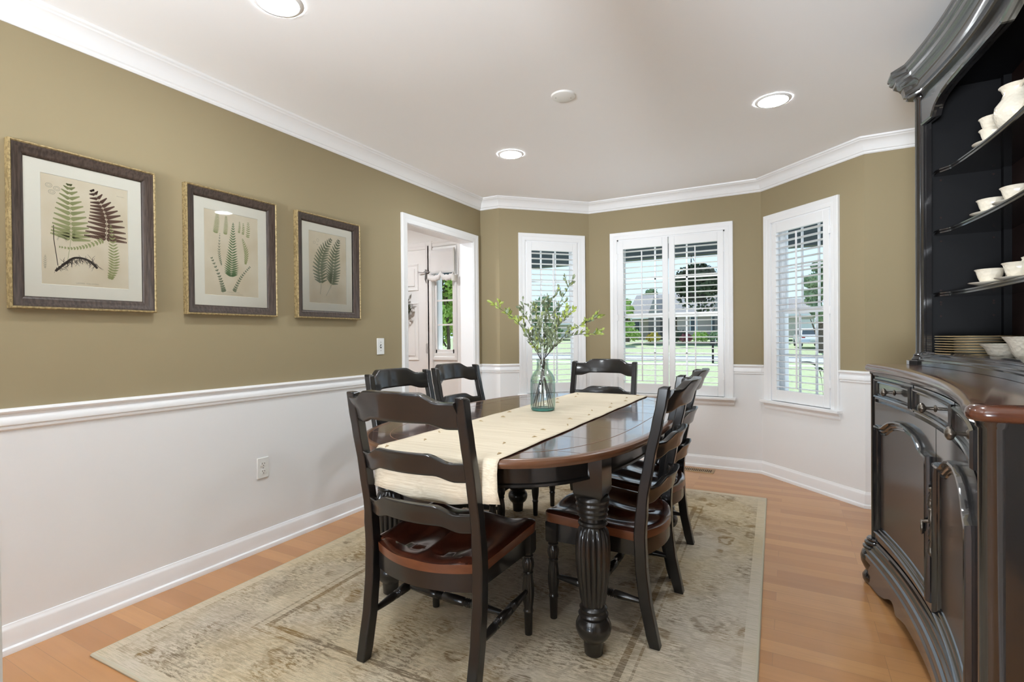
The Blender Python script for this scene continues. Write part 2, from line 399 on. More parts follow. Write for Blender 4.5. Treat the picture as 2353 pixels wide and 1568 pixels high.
# cased opening to the foyer
def casing(m, s0, s1, z0, z1, w=.066, fn=None, d=1):
    prof = [(0,0),(0,-.010*d),(-.012,-.014*d),(-.030,-.014*d),(-.040,-.019*d),(-w+.004,-.022*d),(-w,-.018*d),(-w,0)]
    m.sweep([(s1,z0),(s1,z1),(s0,z1),(s0,z0)], prof, fn=fn)
m = MB(); casing(m, -3.97, -3.045, 0, 2.03, fn=lambda a,b,c: (-c, -a, b))
m.box(-.135,.002,3.965,3.985,0,2.04); m.box(-.135,.002,3.03,3.05,0,2.04); m.box(-.135,.002,3.03,3.985,2.025,2.045)
casing(m, -3.97, -3.045, 0, 2.03, fn=lambda a,b,c: (-.13+c, -a, b))
struct(m.build('trim_7', M_white, sm=25))
# cased opening beside the camera
m = MB(); m.box(2.095,2.112,-.03,.13,0,ZC); m.box(1.92,2.10,.12,.135,0,ZC)
struct(m.build('trim_8', M_white))

# ------------------------------------------------------------------ windows with shutters
def window(name, A, rz, s0, s1, sh):
    r = bpy.data.objects.new(name, None); COL.objects.link(r); r.location = (A[0],A[1],0); r.rotation_euler = (0,0,rz); r['kind'] = 'structure'
    m = MB(); casing(m, s0, s1, WZ0, WZ1, fn=lambda a,b,c: (a, c, b)); m.build('window_casing', M_white, r, sm=25)
    m = MB(); m.box(s0-.085, s1+.085, -.052, 0, WZ0-.022, WZ0); m.box(s0, s1, 0, .13, WZ0-.012, WZ0); m.build('window_sill', M_white, r, bevel=.004)
    m = MB(); m.sweep([(s1+.07,0),(s0-.07,0)], [(0,WZ0-.072),(0,WZ0-.022),(.022,WZ0-.022),(.020,WZ0-.034),(.010,WZ0-.044),(.012,WZ0-.060),(.006,WZ0-.072)], fn=lambda x,y,z: (x,y,z)); m.build('window_apron', M_white, r, sm=25)
    m = MB(); m.box(s0-.004, s0+.012, 0, .16, WZ0, WZ1); m.box(s1-.012, s1+.004, 0, .16, WZ0, WZ1); m.box(s0, s1, 0, .16, WZ1-.012, WZ1+.004); m.build('window_jamb', M_white, r)
    zm = 1.345
    m = MB()
    for (za, zb, y0) in ((WZ0, zm+.02, .070), (zm-.02, WZ1-.012, .095)):
        m.box(s0+.012, s0+.047, y0, y0+.025, za, zb); m.box(s1-.047, s1-.012, y0, y0+.025, za, zb)
        m.box(s0+.04, s1-.04, y0, y0+.025, za, za+.04); m.box(s0+.04, s1-.04, y0, y0+.025, zb-.04, zb)
        for j in (1, 2):
            sx = s0+.047+(s1-s0-.094)*j/3; m.box(sx-.007, sx+.007, y0+.006, y0+.019, za+.03, zb-.03)
        zz = (za+zb)/2; m.box(s0+.04, s1-.04, y0+.006, y0+.019, zz-.007, zz+.007)
    m.box((s0+s1)/2-.03, (s0+s1)/2+.03, .055, .072, zm+.015, zm+.03)
    m.build('window_sash', M_white, r)
    m = MB(); m.box(s0+.04, s1-.04, .081, .084, WZ0+.03, zm); m.build('pane', M_glass, r)
    m = MB(); m.box(s0+.04, s1-.04, .106, .109, zm, WZ1-.03); m.build('pane', M_glass, r)
    for (p0, p1, hinge, lab) in sh:
        t = thing('plantation_shutter', (A[0],A[1],0), rz, lab, 'shutter', 'white louvred shutters in the bay windows')
        za, zb = WZ0+.004, WZ1-.012; y0, y1 = -.012, .016
        m = MB(); m.box(p0, p0+.050, y0, y1, za, zb); m.box(p1-.050, p1, y0, y1, za, zb); m.box(p0+.05, p1-.05, y0, y1, za, .715); m.box(p0+.05, p1-.05, y0, y1, 1.968, zb)
        m.build('shutter_frame', M_white, t, bevel=.003)
        m = MB(); nl = 25
        for i in range(nl):
            z = .715+(i+.5)*(1.968-.715)/nl; a = radians(-3)
            ring = [(.026*cos(q), .0045*sin(q)) for q in [2*pi*j/10 for j in range(10)]]
            rg = [(y*cos(a)-w*sin(a)+.002, z+y*sin(a)+w*cos(a)) for y, w in ring]
            m.loft([[(p0+.051,y,w) for y,w in rg], [(p1-.051,y,w) for y,w in rg]])
        m.build('louvers', M_white, t, sm=50)
        cx = (p0+p1)/2
        m = MB(); m.box(cx-.005, cx+.005, -.037, -.026, .74, 1.94); m.build('tilt_rod', M_white, t, bevel=.002)
        hx = p0 if hinge < 0 else p1
        for z in (.80, 1.33, 1.90):
            m = MB(); m.lathe([(.004,z-.03),(.004,z+.03)], 8, c=(hx, -.014)); m.box(hx-.012, hx+.012, -.0135, -.011, z-.028, z+.028); m.build('hinge', M_white, t)
    return r
window('window_1', RM[5], math.atan2(.64,.638), .25, .79, [(.262,.778,-1,'white louvred shutter panel in the left bay window, behind the leafy branches')])
window('window_2', RM[4], 0, 1.12-.839, 2.065-.839, [(1.130-.839,1.590-.839,-1,'left shutter panel of the wide middle window'), (1.598-.839,2.056-.839,1,'right shutter panel of the wide middle window, in front of the dark hanging basket')])
window('window_3', RM[3], math.atan2(-.64,.645), .108, .66, [(.120,.650,1,'white louvred shutter panel in the right bay window, beside the china cabinet')])

# ------------------------------------------------------------------ foyer seen through the opening
FY = 4.20
m = MB(); m.box(-2.2,-1.66,FY,FY+.14,0,ZC); m.box(-1.66,-.70,FY,FY+.14,2.07,ZC); m.box(-.70,-.62,FY,FY+.14,0,ZC); m.box(-.62,-.375,FY,FY+.14,0,1.0); m.box(-.62,-.375,FY,FY+.14,2.03,ZC); m.box(-.375,-.13,FY,FY+.14,0,ZC)
m.box(-2.3,-2.2,-4.2,FY+.14,0,ZC)
struct(m.build('wall_foyer', M_low))
# front door
r = bpy.data.objects.new('door_1', None); COL.objects.link(r); r.location = (-.705, FY, 0); r['kind'] = 'structure'
m = MB(); m.box(-.952,.002,-.008,.04,.004,2.058); m.build('door_slab', M_white, r)
m = MB()
for (a, b) in ((-.84,-.53),(-.415,-.105)):
    for (za, zb) in ((.22,.78),(.92,1.52),(1.64,1.92)):
        m.sweep([(a,za),(b,za),(b,zb),(a,zb)], [(0,-.008),(.006,-.017),(.016,-.014),(.024,-.008)], closed=True, fn=lambda p,q,c: (p, c, q))
        m.box(a+.05,b-.05,-.014,-.006,za+.05,zb-.05)
m.build('door_panel_moulding', M_white, r, sm=30)
for z in (.26, 1.045, 1.80):
    m = MB(); m.lathe([(.007,z-.05),(.007,z+.05),(.003,z+.058)], 10, c=(.003,-.014)); m.box(-.02,.024,-.0095,-.008,z-.045,z+.045); m.build('hinge', M_steel, r, sm=40)
m = MB(); z = 1.80; m.tube([(-.085,-.045,z+.025),(-.03,-.03,z+.02),(.0,-.03,z+.03),(.03,-.03,z+.018),(.05,-.022,z+.025)], [.007,.004,.008,.004,.007], 8); m.tube([(.0,-.03,z+.05),(.006,-.03,z+.01),(-.004,-.028,z-.05),(.004,-.022,z-.09)], [.006,.010,.006,.003], 8)
m.build('door_stop', M_steel, r, sm=50)
m = MB(); casing(m, -.95, .0, 0, 2.06, w=.075, fn=lambda a,b,c: (a, c, b)); m.build('door_casing', M_white, r, sm=25)
# sidelight
r = bpy.data.objects.new('window_4', None); COL.objects.link(r); r.location = (0, FY, 0); r['kind'] = 'structure'
m = MB(); m.sweep([(-.655,.93),(-.335,.93),(-.335,2.065),(-.655,2.065)], [(0,0),(0,-.012),(.010,-.014),(.030,-.010),(.038,0)], closed=True, fn=lambda p,q,c: (p, c, q))
for (a,b) in ((-.62,-.595),(-.400,-.375)): m.box(a,b,.01,.05,1.0,2.03)
m.box(-.61,-.385,.01,.05,1.0,1.035); m.box(-.61,-.385,.01,.05,1.995,2.03)
for z in (1.285, 1.53, 1.775): m.box(-.6,-.39,.018,.042,z-.008,z+.008)
m.build('window_sash', M_white, r, sm=25)
m = MB(); m.box(-.61,-.385,.028,.032,1.0,2.03); m.build('pane', M_glass, r)
m = MB(); casing(m, -.66, -.33, 0, 2.075, w=.055, fn=lambda a,b,c: (a, c, b)); m.build('window_casing', M_white, r, sm=25)
# roman shade
t = thing('roman_shade', (-.495,FY-.03,1.74), 0, 'white gathered fabric shade drawn up over the narrow window beside the front door', 'window shade')
m = MB(); rows = []
for i, z in enumerate([.30,.26,.2,.14,.09,.06]):
    rows.append([(-.15+.30*j/14, -.004-.006*sin(j*1.1+i)*(i/5), z) for j in range(15)])
m.loft(rows, closed=False, caps=False)
o = m.build('shade_cloth', M_fabric, t, sm=60); md = o.modifiers.new('thick','SOLIDIFY'); md.thickness = .004
m = MB(); rings = []
for j in range(21):
    x = -.155+.31*j/20; zz = .035-.028*(1-abs(2*j/20-1)**1.0)*(1 if True else 0)
    zz = .030 + (.026 if abs(j-10) < 1 else 0) - .022*abs(sin(pi*j/10))
    rr = .030+.006*sin(j*2.3)
    rings.append([(x, -.022+rr*.55*cos(2*pi*q/12), zz+rr*sin(2*pi*q/12)) for q in range(12)])
m.loft(rings); m.build('rolled_hem', M_fabric, t, sm=70)
m = MB(); m.tube([(.158,-.02,.30),(.162,-.022,.05)], .005, 8); m.lathe([(.0,-.03),(.026,-.028),(.026,.028),(.0,.03)], 14, c=(.165,-.03)); m.build('pull_cord', M_plate, t, sm=40)
# wreath
rnd = random.Random(5)
t = thing('door_wreath', (-1.10, FY-.045, 1.47), 0, 'dark green leafy wreath hanging on the white front door', 'wreath')
m = MB(); m.tube([(.17*cos(a*pi/12), 0, .17*sin(a*pi/12)) for a in range(25)], .014, 6); m.build('wreath_ring', M_stem, t, sm=60)
ml = MB(); fl = None; M_wc = mat('wreath_cream', (.6,.6,.52), .7)
for i in range(190):
    a = rnd.uniform(0, 2*pi); rr = .17+rnd.uniform(-.03,.035); c = Vector((rr*cos(a), -rnd.uniform(.0,.035), rr*sin(a)))
    d = Vector((cos(a+rnd.uniform(.2,1.5)), -rnd.uniform(.1,.7), sin(a+rnd.uniform(.2,1.5)))).normalized(); u = d.cross(Vector((rnd.random(),rnd.random(),rnd.random()))).normalized(); L = rnd.uniform(.04,.075)
    if i % 14 == 0:
        if fl is None:
            m = MB(); m.add([(0,-.006,0)]+[(.026*cos(q)*(1 if k_ % 2 else .5), -.012, .026*sin(q)*(1 if k_ % 2 else .5)) for k_, q in enumerate([pi*k_/5 for k_ in range(10)])], [(0,1+k_,1+(k_+1)%10) for k_ in range(10)]); o = fl = m.build('pale_flower', M_wc, t, fix=False)
        else: o = fl.copy(); COL.objects.link(o); o.parent = t
        o.location = tuple(c+Vector((0,-.03,0))); o.rotation_euler = (rnd.uniform(-.4,.4),rnd.uniform(0,3),rnd.uniform(-.4,.4))
    ml.add([c, c+d*L*.4+u*L*.22, c+d*L, c+d*L*.4-u*L*.22], [(0,1,2,3)])
ml.build('leaves', mat('wreath_green', (.07,.09,.05), .6), t)
# the room behind the camera: unseen walls darkened for reflections, back window added for daylight
m = MB(); m.box(3.51,3.61,-4.2,.12,0,ZC); m.box(3.38,3.52,.08,.12,0,ZC); m.box(-2.2,-.6,-4.3,-4.2,0,ZC); m.box(3.3,3.51,-4.3,-4.2,0,ZC); m.box(-.6,3.3,-4.3,-4.2,2.15,ZC); m.box(-.6,3.3,-4.3,-4.2,0,.12)
struct(m.build('wall_unseen_back', M_unseen))
m = MB()
for x in (-.6,.68,1.96,3.24): m.box(x,x+.06,-4.27,-4.22,.12,2.15)
m.box(-.6,3.3,-4.27,-4.22,.12,.2); m.box(-.6,3.3,-4.27,-4.22,2.08,2.15); struct(m.build('added_back_window', M_white))  # window added out of view to let sky light in
t = thing('added_uplight', (1.5,-1.0,0), 0, 'unseen upward-facing fill lamp on a stand, added behind the camera', 'lamp')  # fill lamp added out of view to brighten ceiling and walls
m = MB(); m.lathe([(.0,0),(.22,0),(.22,.02),(.02,.04),(.02,1.30),(.0,1.30)], 24); m.build('stand', M_steel, t, sm=40)
m = MB(); m.lathe([(.0,1.29),(.35,1.31),(.60,1.38),(.60,1.39),(.35,1.32),(.0,1.30)], 40); m.build('reflector_dish', M_plate, t, sm=40)
a = bpy.data.lights.new('added_uplight_area', 'AREA'); a.shape = 'DISK'; a.size = 1.1; a.energy = 10*UPL; a.color = (.86,.93,1.0)
o = bpy.data.objects.new('added_uplight_area', a); COL.objects.link(o); o.parent = t; o.location = (0,0,1.40); o.rotation_euler = (radians(180),0,0)

t = thing('added_softlight', (1.75,-3.3,0), 0, 'unseen fill lamp on a stand, added behind the camera and aimed at the dining room ceiling', 'lamp')  # second added fill lamp, lifts the far ceiling
m = MB(); m.lathe([(.0,0),(.22,0),(.22,.02),(.02,.04),(.02,.72),(.0,.72)], 24); m.build('stand', M_steel, t, sm=40)
a = bpy.data.lights.new('added_softlight_area', 'AREA'); a.shape = 'DISK'; a.size = 1.2; a.energy = SOFTL; a.color = (.88,.94,1.0); a.spread = radians(62)
o = bpy.data.objects.new('added_softlight_area', a); COL.objects.link(o); o.parent = t; o.location = (0,0,.85); o.rotation_euler = (radians(90+22),0,0)

# ------------------------------------------------------------------ ceiling fittings
def disc(m, r, z0, z1, seg=40): m.lathe([(r,z0),(r,z1)], seg)
LABS = {(0.85,1.305):'round lit downlight at the top edge, in the ceiling above the framed prints', (.84,3.17):'round lit downlight in the ceiling nearest the foyer opening', (2.48,3.163):'round lit downlight in the ceiling in front of the right bay window, nearest the cabinet', (2.45,1.305):'round lit downlight in the ceiling above the near end of the cabinet'}
for (x, y), lab in LABS.items():
    t = thing('recessed_downlight', (x,y,ZC), 0, lab, 'ceiling light', 'recessed ceiling lights')
    m = MB(); m.lathe([(.073,-.001),(.075,-.008),(.086,-.007),(.092,-.001)], 40, caps=False); m.build('trim_ring', M_white, t, sm=40)
    m = MB(); m.lathe([(.0,-.0075),(.071,-.0075),(.075,-.005),(.075,-.001),(0,-.001)], 40, caps=False); m.build('lens', M_lens, t, sm=40)
t = thing('ceiling_cover_plate', (1.50,2.546,ZC), 0, 'blank round white cover plate in the middle of the ceiling', 'cover plate')
m = MB(); m.lathe([(.0,-.012),(.05,-.0115),(.062,-.008),(.064,-.004),(.066,0)], 40, caps=False); m.build('plate', M_plate, t, sm=30)
m = MB(); m.lathe([(0,-.0135),(.003,-.0130),(.003,-.012)], 10, c=(.035,.02)); m.build('screw', M_screw, t); m = MB(); m.lathe([(0,-.0135),(.003,-.0130),(.003,-.012)], 10, c=(-.035,-.02)); m.build('screw', M_screw, t)

# ------------------------------------------------------------------ switch, outlet, vent
t = thing('light_switch', (0,2.749,1.097), 0, 'white toggle light switch on the olive wall beside the foyer opening', 'light switch')
m = MB(); m.box(0,.006,-.036,.036,-.058,.058); m.build('plate', M_plate, t, bevel=.003)
m = MB(); m.box(.005,.0075,-.006,.006,-.013,.013); m.build('toggle_slot', M_slot, t)
m = MB(); m.tube([(.006,0,-.002),(.018,0,.008)], [.0045,.0035], 8); m.build('toggle', M_plate, t, sm=50)
for z in (.03,-.03):
    m = MB(); m.tube([(.006,0,z),(.0075,0,z)], .0035, 12); m.build('screw', M_screw, t)
m = MB(); m.box(.006,.0078,-.012,-.007,-.001,.003); m.box(.006,.0078,.007,.012,-.001,.003); m.build('toggle_mark', M_screw, t)
t = thing('wall_outlet', (0,1.817,.447), 0, 'white duplex power outlet low on the white left wall', 'power outlet')
m = MB(); m.box(0,.007,-.035,.035,-.057,.057); m.build('plate', M_plate, t, bevel=.003)
for z in (.021,-.021):
    m = MB(); m.loft([[(x, .017*cos(2*pi*q/24), z+max(-.0125,min(.0125,.0165*sin(2*pi*q/24)))) for q in range(24)] for x in (.006,.0095)]); f = m.build('receptacle', M_plate, t, sm=30)
    m = MB(); m.box(.0090,.0100,-.0080,-.0055,z+.000,z+.008); m.box(.0090,.0100,.0055,.0080,z+.000,z+.007); m.tube([(.0088,0,z-.007),(.0100,0,z-.007)], .0026, 10); m.build('socket_slots', M_slot, f)
m = MB(); m.tube([(.006,0,0),(.0085,0,0)], .003, 12); m.build('screw', M_screw, t)
t = thing('floor_vent', (1.82,4.60,0), 0, 'tan slotted floor register set in the oak floor below the middle window', 'floor vent')
m = MB(); m.sweep([(-.17,-.065),(.17,-.065),(.17,.065),(-.17,.065)], [(0,.0005),(.002,.005),(.018,.006),(.020,.0005)], closed=True)
m.build('frame', M_vent, t, sm=30)
m = MB(); m.box(-.152,.152,-.047,.047,.0003,.0015); m.build('vent_cavity', M_dark, t)
m = MB()
for i in range(21): x = -.150+.015*i; m.box(x-.0035,x+.0035,-.047,.047,.0012,.0055)
m.build('slats', M_vent, t)

# ------------------------------------------------------------------ rug
m = MB(); hw, hl = 1.085, 1.52; nx, ny = 24, 34; top = []
rg = thing('area_rug', (1.358,2.446,0), .0244, 'faded beige and taupe patterned rug under the dining table', 'rug')
ring = lambda o, z: [( -hw+o, -hl+o, z),(hw-o,-hl+o,z),(hw-o,hl-o,z),(-hw+o,hl-o,z)]
m.loft([ring(0,.0005), ring(0,.007), ring(.004,.011), ring(.007,.012)]); m.build('pile', M_rug, rg)
m = MB(); m.sweep([(-hw,-hl),(hw,-hl),(hw,hl),(-hw,hl)], [(-.003,.0005),(-.004,.006),(.000,.0115),(.006,.0125),(.006,.0005)], closed=True); m.build('bound_edge', mat('rug_binding', (.55,.50,.38), .95, spec=.1), rg, sm=40)

# ------------------------------------------------------------------ framed fern prints
def pinna(m, p, q, w, x, n=1, teeth=True):
    """one leaflet from p to q, half width w, drawn at depth x in the (y,z) plane"""
    p, q = Vector(p), Vector(q); d = q-p; L = d.length
    if L < 1e-5: return
    d /= L; nn = Vector((-d.y, d.x)); prof = [(0,.25),(.12,.8),(.3,1),(.55,.85),(.8,.45),(1,0.02)]
    a = [p+d*L*t+nn*w*k for t, k in prof]; b = [p+d*L*t-nn*w*k for t, k in prof]
    pts = a+b[::-1]; m.add([(x,v.x,v.y) for v in pts], [tuple(range(len(pts)))])
def line(m, pts, w, x):
    P = [Vector(p) for p in pts]; w = w if isinstance(w,(list,tuple)) else [w]*len(P); A = []; B = []
    for i, p in enumerate(P):
        d = (P[min(i+1,len(P)-1)]-P[max(i-1,0)]).normalized(); nn = Vector((-d.y,d.x)); A.append(p+nn*w[i]); B.append(p-nn*w[i])
    for i in range(len(P)-1): m.add([(x,*A[i]),(x,*A[i+1]),(x,*B[i+1]),(x,*B[i])], [(0,1,2,3)])
def frond(m, pts, hw_, n, ang, lw, x, sub=0, start=0.0, shape=None, sw=.0006):
    """fern frond: rachis along pts (base to tip), leaflets both sides"""
    S_ = spl([(*p,0) for p in pts], 10); S_ = [Vector((p.x,p.y)) for p in S_]; T = len(S_)-1
    line(m, S_, [sw*(1.4-t/T) for t in range(T+1)], x+.00005)
    shape = shape or (lambda t: sin(pi*min(1,(t*.92+.08)))**.8)
    TL = sum((S_[q+1]-S_[q]).length for q in range(T)); lw = min(lw, .40*TL*(1-start)/n)
    for i in range(n):
        t = start+(1-start)*(i+.3)/n; f = t*T; j = min(int(f), T-1); p = S_[j].lerp(S_[j+1], f-j); d = (S_[j+1]-S_[j]).normalized()
        tt = (t-start)/(1-start); l = hw_*shape(tt)
        for sg in (-1, 1):
            a = radians(ang)*sg*(1-.35*tt); e = Vector((d.x*cos(a)-d.y*sin(a), d.x*sin(a)+d.y*cos(a)))
            if sub:
                q = p+e*l; line(m, [p, q], [.0004,.0002], x+.00005)
                for k in range(sub):
                    u = (k+.5)/sub; c = p+e*l*u; ll = (l*.12+.006)*(1-u*.75)
                    for s2 in (-1, 1):
                        a2 = radians(55)*s2; e2 = Vector((e.x*cos(a2)-e.y*sin(a2), e.x*sin(a2)+e.y*cos(a2)))
                        pinna(m, c, c+e2*ll, l/sub*.44+.0004, x)
            else: pinna(m, p, p+e*l, lw*(1-.5*tt), x)
def ring2(m, c, r, w, x, n=18, e=1.0): line(m, [(c[0]+r*cos(2*pi*i/n), c[1]+e*r*sin(2*pi*i/n)) for i in range(n+1)], w, x)
def textm(parent, s, y, z, size, x, mt):
    cu = bpy.data.curves.new('caption','FONT'); cu.body = s; cu.size = size; cu.align_x = 'CENTER'; cu.extrude = 0
    o = bpy.data.objects.new('caption', cu); COL.objects.link(o); cu.materials.append(mt); o.parent = parent; o.location = (x,y,z); o.rotation_euler = (radians(90),0,radians(90)); bpy.context.view_layer.update(); me = bpy.data.meshes.new_from_object(o); q = bpy.data.objects.new('caption', me); COL.objects.link(q); q.parent = parent; q.location = o.location; q.rotation_euler = o.rotation_euler; bpy.data.objects.remove(o); return q
FZ = 1.595
def picture(yc, hwid, hh, lab, mw, mh, pw, ph, draw):
    t = thing('framed_print', (.001, yc, FZ), 0, lab, 'framed print', 'framed fern prints on the left wall')
    rect = [(-hwid,-hh),(hwid,-hh),(hwid,hh),(-hwid,hh)]; fn = lambda a,b,c: (c, a, b)
    m = MB(); m.sweep(rect, [(0,.0),(0,.030),(.002,.034),(.006,.034),(.009,.030),(.012,.024),(.012,.0)], closed=True, fn=fn); m.build('gold_edge', M_goldframe, t, sm=30)
    m = MB(); m.sweep(rect, [(.010,.002),(.010,.030),(.014,.029),(.024,.022),(.036,.019),(.042,.016),(.047,.012),(.049,.008),(.049,.002)], closed=True, fn=fn); m.build('wood_frame', M_frame, t, sm=30)
    m = MB(); m.box(.002,.004,-hwid+.011,hwid-.011,-hh+.011,hh-.011); m.build('backing_board', M_dark, t)
    m = MB(); m.sweep([(-mw,-mh),(mw,-mh),(mw,mh),(-mw,mh)], [(0,.004),(0,.0065),(mw-pw,.0065),(mw-pw+.002,.0048)], closed=True, fn=fn); m.build('mat_board', M_mat, t)
    m = MB(); m.box(.004,.005,-pw-.004,pw+.004,-ph-.004,ph+.004); pr = m.build('print', M_paper, t)
    draw(pr, yc)
    m = MB(); m.box(.0085,.0100,-hwid+.045,hwid-.045,-hh+.045,hh-.045); m.build('glass', M_glass, t)
    return t
X0 = .0052
def D(yc): return lambda y, z: (y-yc, z-FZ)
def draw1(pr, yc):
    d = D(yc-0.0)
    m = MB(); frond(m, [d(.961,1.476), d(.970,1.54), d(.974,1.60), d(.972,1.70), d(.970,1.79)], .078, 13, 84, .006, X0, sub=13, start=.36, shape=lambda t: (1-t)**.75*(.85+.5*t)); m.build('pale_fern', M_inkg, pr)
    m = MB(); frond(m, [d(1.095,1.585), d(1.097,1.66), d(1.080,1.725), d(1.045,1.785)], .086, 13, 92, .006, X0, sub=14, shape=lambda t: (1-t)**.8*(.9+.3*t)); m.build('brown_fern', M_inkb, pr)
    m = MB(); frond(m, [d(1.108,1.418), d(1.122,1.48), d(1.120,1.56), d(1.112,1.65)], .026, 20, 72, .0060, X0+.0002, shape=lambda t: sin(pi*(.15+.82*t))); 
    frond(m, [d(1.083,1.580), d(1.03,1.548), d(.98,1.530), d(.934,1.530)], .016, 15, 66, .0048, X0+.0002, shape=lambda t: .9-.6*t); m.build('single_fronds', M_inkg, pr)
    m = MB(); R = random.Random(3)
    line(m, [d(.918,1.613), d(.918,1.56), d(.925,1.50), d(.930,1.455)], .0012, X0)
    line(m, spl([(*d(.922,1.432),0),(*d(.950,1.462),0),(*d(.985,1.492),0),(*d(1.03,1.488),0),(*d(1.062,1.458),0)], 6) and [tuple(v)[:2] for v in spl([(*d(.922,1.432),0),(*d(.950,1.462),0),(*d(.985,1.492),0),(*d(1.03,1.488),0),(*d(1.062,1.458),0)], 6)], .0042, X0+.0001)
    for i in range(70):
        y = R.uniform(.925,1.065); z = 1.44+.05*sin((y-.92)/.145*pi*.8)+R.uniform(-.006,.004); a = R.uniform(-2.6,-.4) if R.random() < .8 else R.uniform(.5,2.4); L = R.uniform(.012,.034)
        pts = [d(y,z), d(y+L*.5*cos(a), z+L*.5*sin(a)), d(y+L*cos(a+R.uniform(-.6,.6)), z+L*sin(a+R.uniform(-.6,.6)))]; line(m, pts, [.0010,.0007,.0003], X0)
    m.build('root', M_inkr, pr)
    m = MB()
    for c in (d(.905,1.768), d(.930,1.76), d(.914,1.743)): ring2(m, c, .0105, .0008, X0, e=.8); ring2(m, c, .006, .0006, X0, e=.7)
    for i in range(9): ring2(m, d(.944+.014*cos(pi*i/8), 1.558+.014*sin(pi*i/8)), .0022, .0005, X0, 8)
    frond(m, [d(.890,1.440), d(.891,1.492)], .010, 8, 50, .0014, X0); m.build('detail_sketches', M_inkl, pr)
    textm(pr, 'LASTREA  THELYPTERIS.', 0, 1.388-FZ, .0075, X0, M_inkl); textm(pr, 'Plate XXIX.', 1.150-yc, 1.776-FZ, .006, X0, M_inkl)
def draw2(pr, yc):
    d = D(yc)
    m = MB(); frond(m, [d(1.647,1.481), d(1.652,1.56), d(1.658,1.67), d(1.662,1.765)], .052, 24, 68, .0066, X0, sub=0, shape=lambda t: (1-t)**.72*min(1,.75+t*1.4)); m.build('deep_green_fern', M_inkd, pr)
    m = MB()
    for (a, b, w, n_) in ((d(1.567,1.695), d(1.579,1.80), .017, 16), (d(1.618,1.696), d(1.624,1.79), .014, 15), (d(1.693,1.717), d(1.697,1.776), .008, 9), (d(1.715,1.712), d(1.718,1.771), .009, 7), (d(1.742,1.700), d(1.746,1.781), .013, 8)):
        frond(m, [a, ((a[0]+b[0])/2+.002, (a[1]+b[1])/2), b], w, n_, 70, .0034, X0, shape=lambda t: .35+.75*sin(pi*(.25+.7*t)))
    frond(m, [d(1.728,1.555), d(1.733,1.62), d(1.712,1.690)], .022, 14, 48, .0050, X0); m.build('green_pinnules', M_inkg, pr)
    m = MB()
    frond(m, [d(1.597,1.535), d(1.585,1.60), d(1.590,1.700)], .014, 15, 45, .0022, X0)
    frond(m, [d(1.608,1.400), d(1.588,1.47), d(1.545,1.570)], .018, 14, 70, .0050, X0, shape=lambda t: .9-.4*t)
    frond(m, [d(1.662,1.405), d(1.700,1.48), d(1.754,1.545)], .016, 14, 60, .0044, X0, shape=lambda t: .9-.4*t); m.build('grey_green_fronds', M_inkgg, pr)
    textm(pr, 'CYSTOPTERIS  FRAGILIS.', 0, 1.398-FZ, .007, X0, M_inkl); textm(pr, 'var. DENTATA, ANGUSTATA, DICKIEANA', 0, 1.388-FZ, .006, X0, M_inkl)
def draw3(pr, yc):
    d = D(yc)
    m = MB()
    frond(m, [d(2.222,1.43), d(2.228,1.50), d(2.222,1.60), d(2.250,1.70), d(2.312,1.785)], .060, 17, 70, .0058, X0, sub=11, start=.25, shape=lambda t: sin(pi*(.30+.66*t)))
    frond(m, [d(2.268,1.425), d(2.310,1.50), d(2.326,1.58), d(2.338,1.69), d(2.374,1.788)], .062, 17, 70, .0058, X0, sub=11, start=.25, shape=lambda t: sin(pi*(.30+.66*t))); m.build('grey_green_ferns', M_inkgg, pr)
    m = MB(); ring2(m, d(2.181,1.745), .009, .0007, X0, e=.7); ring2(m, d(2.206,1.762), .008, .0007, X0, e=1.2); ring2(m, d(2.203,1.735), .006, .0006, X0, e=.4); m.build('detail_sketches', M_inkl, pr)
    textm(pr, 'Plate XXXII.', 2.385-yc, 1.770-FZ, .006, X0, M_inkl)
picture(1.028, .250, .316, 'framed fern print nearest the camera, with a pale fern, a brown fern and dark roots', .203, .270, .150, .220, draw1)
picture(1.656, .246, .316, 'middle framed fern print, with one deep green frond among small ones', .200, .268, .147, .218, draw2)
picture(2.286, .250, .316, 'framed fern print nearest the light switch, with two grey-green ferns side by side', .196, .268, .148, .218, draw3)

# ------------------------------------------------------------------ dining table
RZ = .0125                       # top of the rug
def sel(a, b, n, k=96):
    out = []
    for i in range(k):
        t = 2*pi*i/k; c, s_ = cos(t), sin(t)
        out.append((a*math.copysign(abs(c)**(2/n), c), b*math.copysign(abs(s_)**(2/n), s_)))
    return out
def offpoly(P, d):
    """closed CCW outline moved d inwards"""
    n = len(P); out = []
    for i in range(n):
        a, p, b = Vector(P[i-1]), Vector(P[i]), Vector(P[(i+1) % n])
        d1 = (p-a).normalized(); d2 = (b-p).normalized(); n1 = Vector((-d1.y,d1.x)); n2 = Vector((-d2.y,d2.x)); m = (n1+n2).normalized()
        out.append(tuple(p+m*(d/max(.4,m.dot(n1)))))
    return out
def edged(m, P, prof, caps=True): m.loft([[(x,y,z) for x,y in offpoly(P, d)] for d, z in prof], True, caps)
TX, TY, TZ = 1.465, 2.378, .76
tb = thing('dining_table', (TX,TY,RZ), 0, 'oval dark wood dining table on four fat reeded black legs', 'dining table')
T0 = sel(.622, .998, 2.9)
m = MB(); m.mat = Matrix.Translation((0,0,-RZ)); edged(m, T0, [(.030,.733),(.030,TZ-.0005),(.016,TZ),(.20,TZ+.0001)]); m.build('tabletop', M_table, tb, sm=30)
m = MB(); m.mat = Matrix.Translation((0,0,-RZ))
rings = [[(x,y,z) for x,y in offpoly(T0, d)] for d, z in [(.034,.7325),(.008,.7325),(.006,.738),(.001,.742),(0,.750),(.003,.757),(.008,.7585),(.010,.7605),(.024,.7608),(.034,.7603)]]
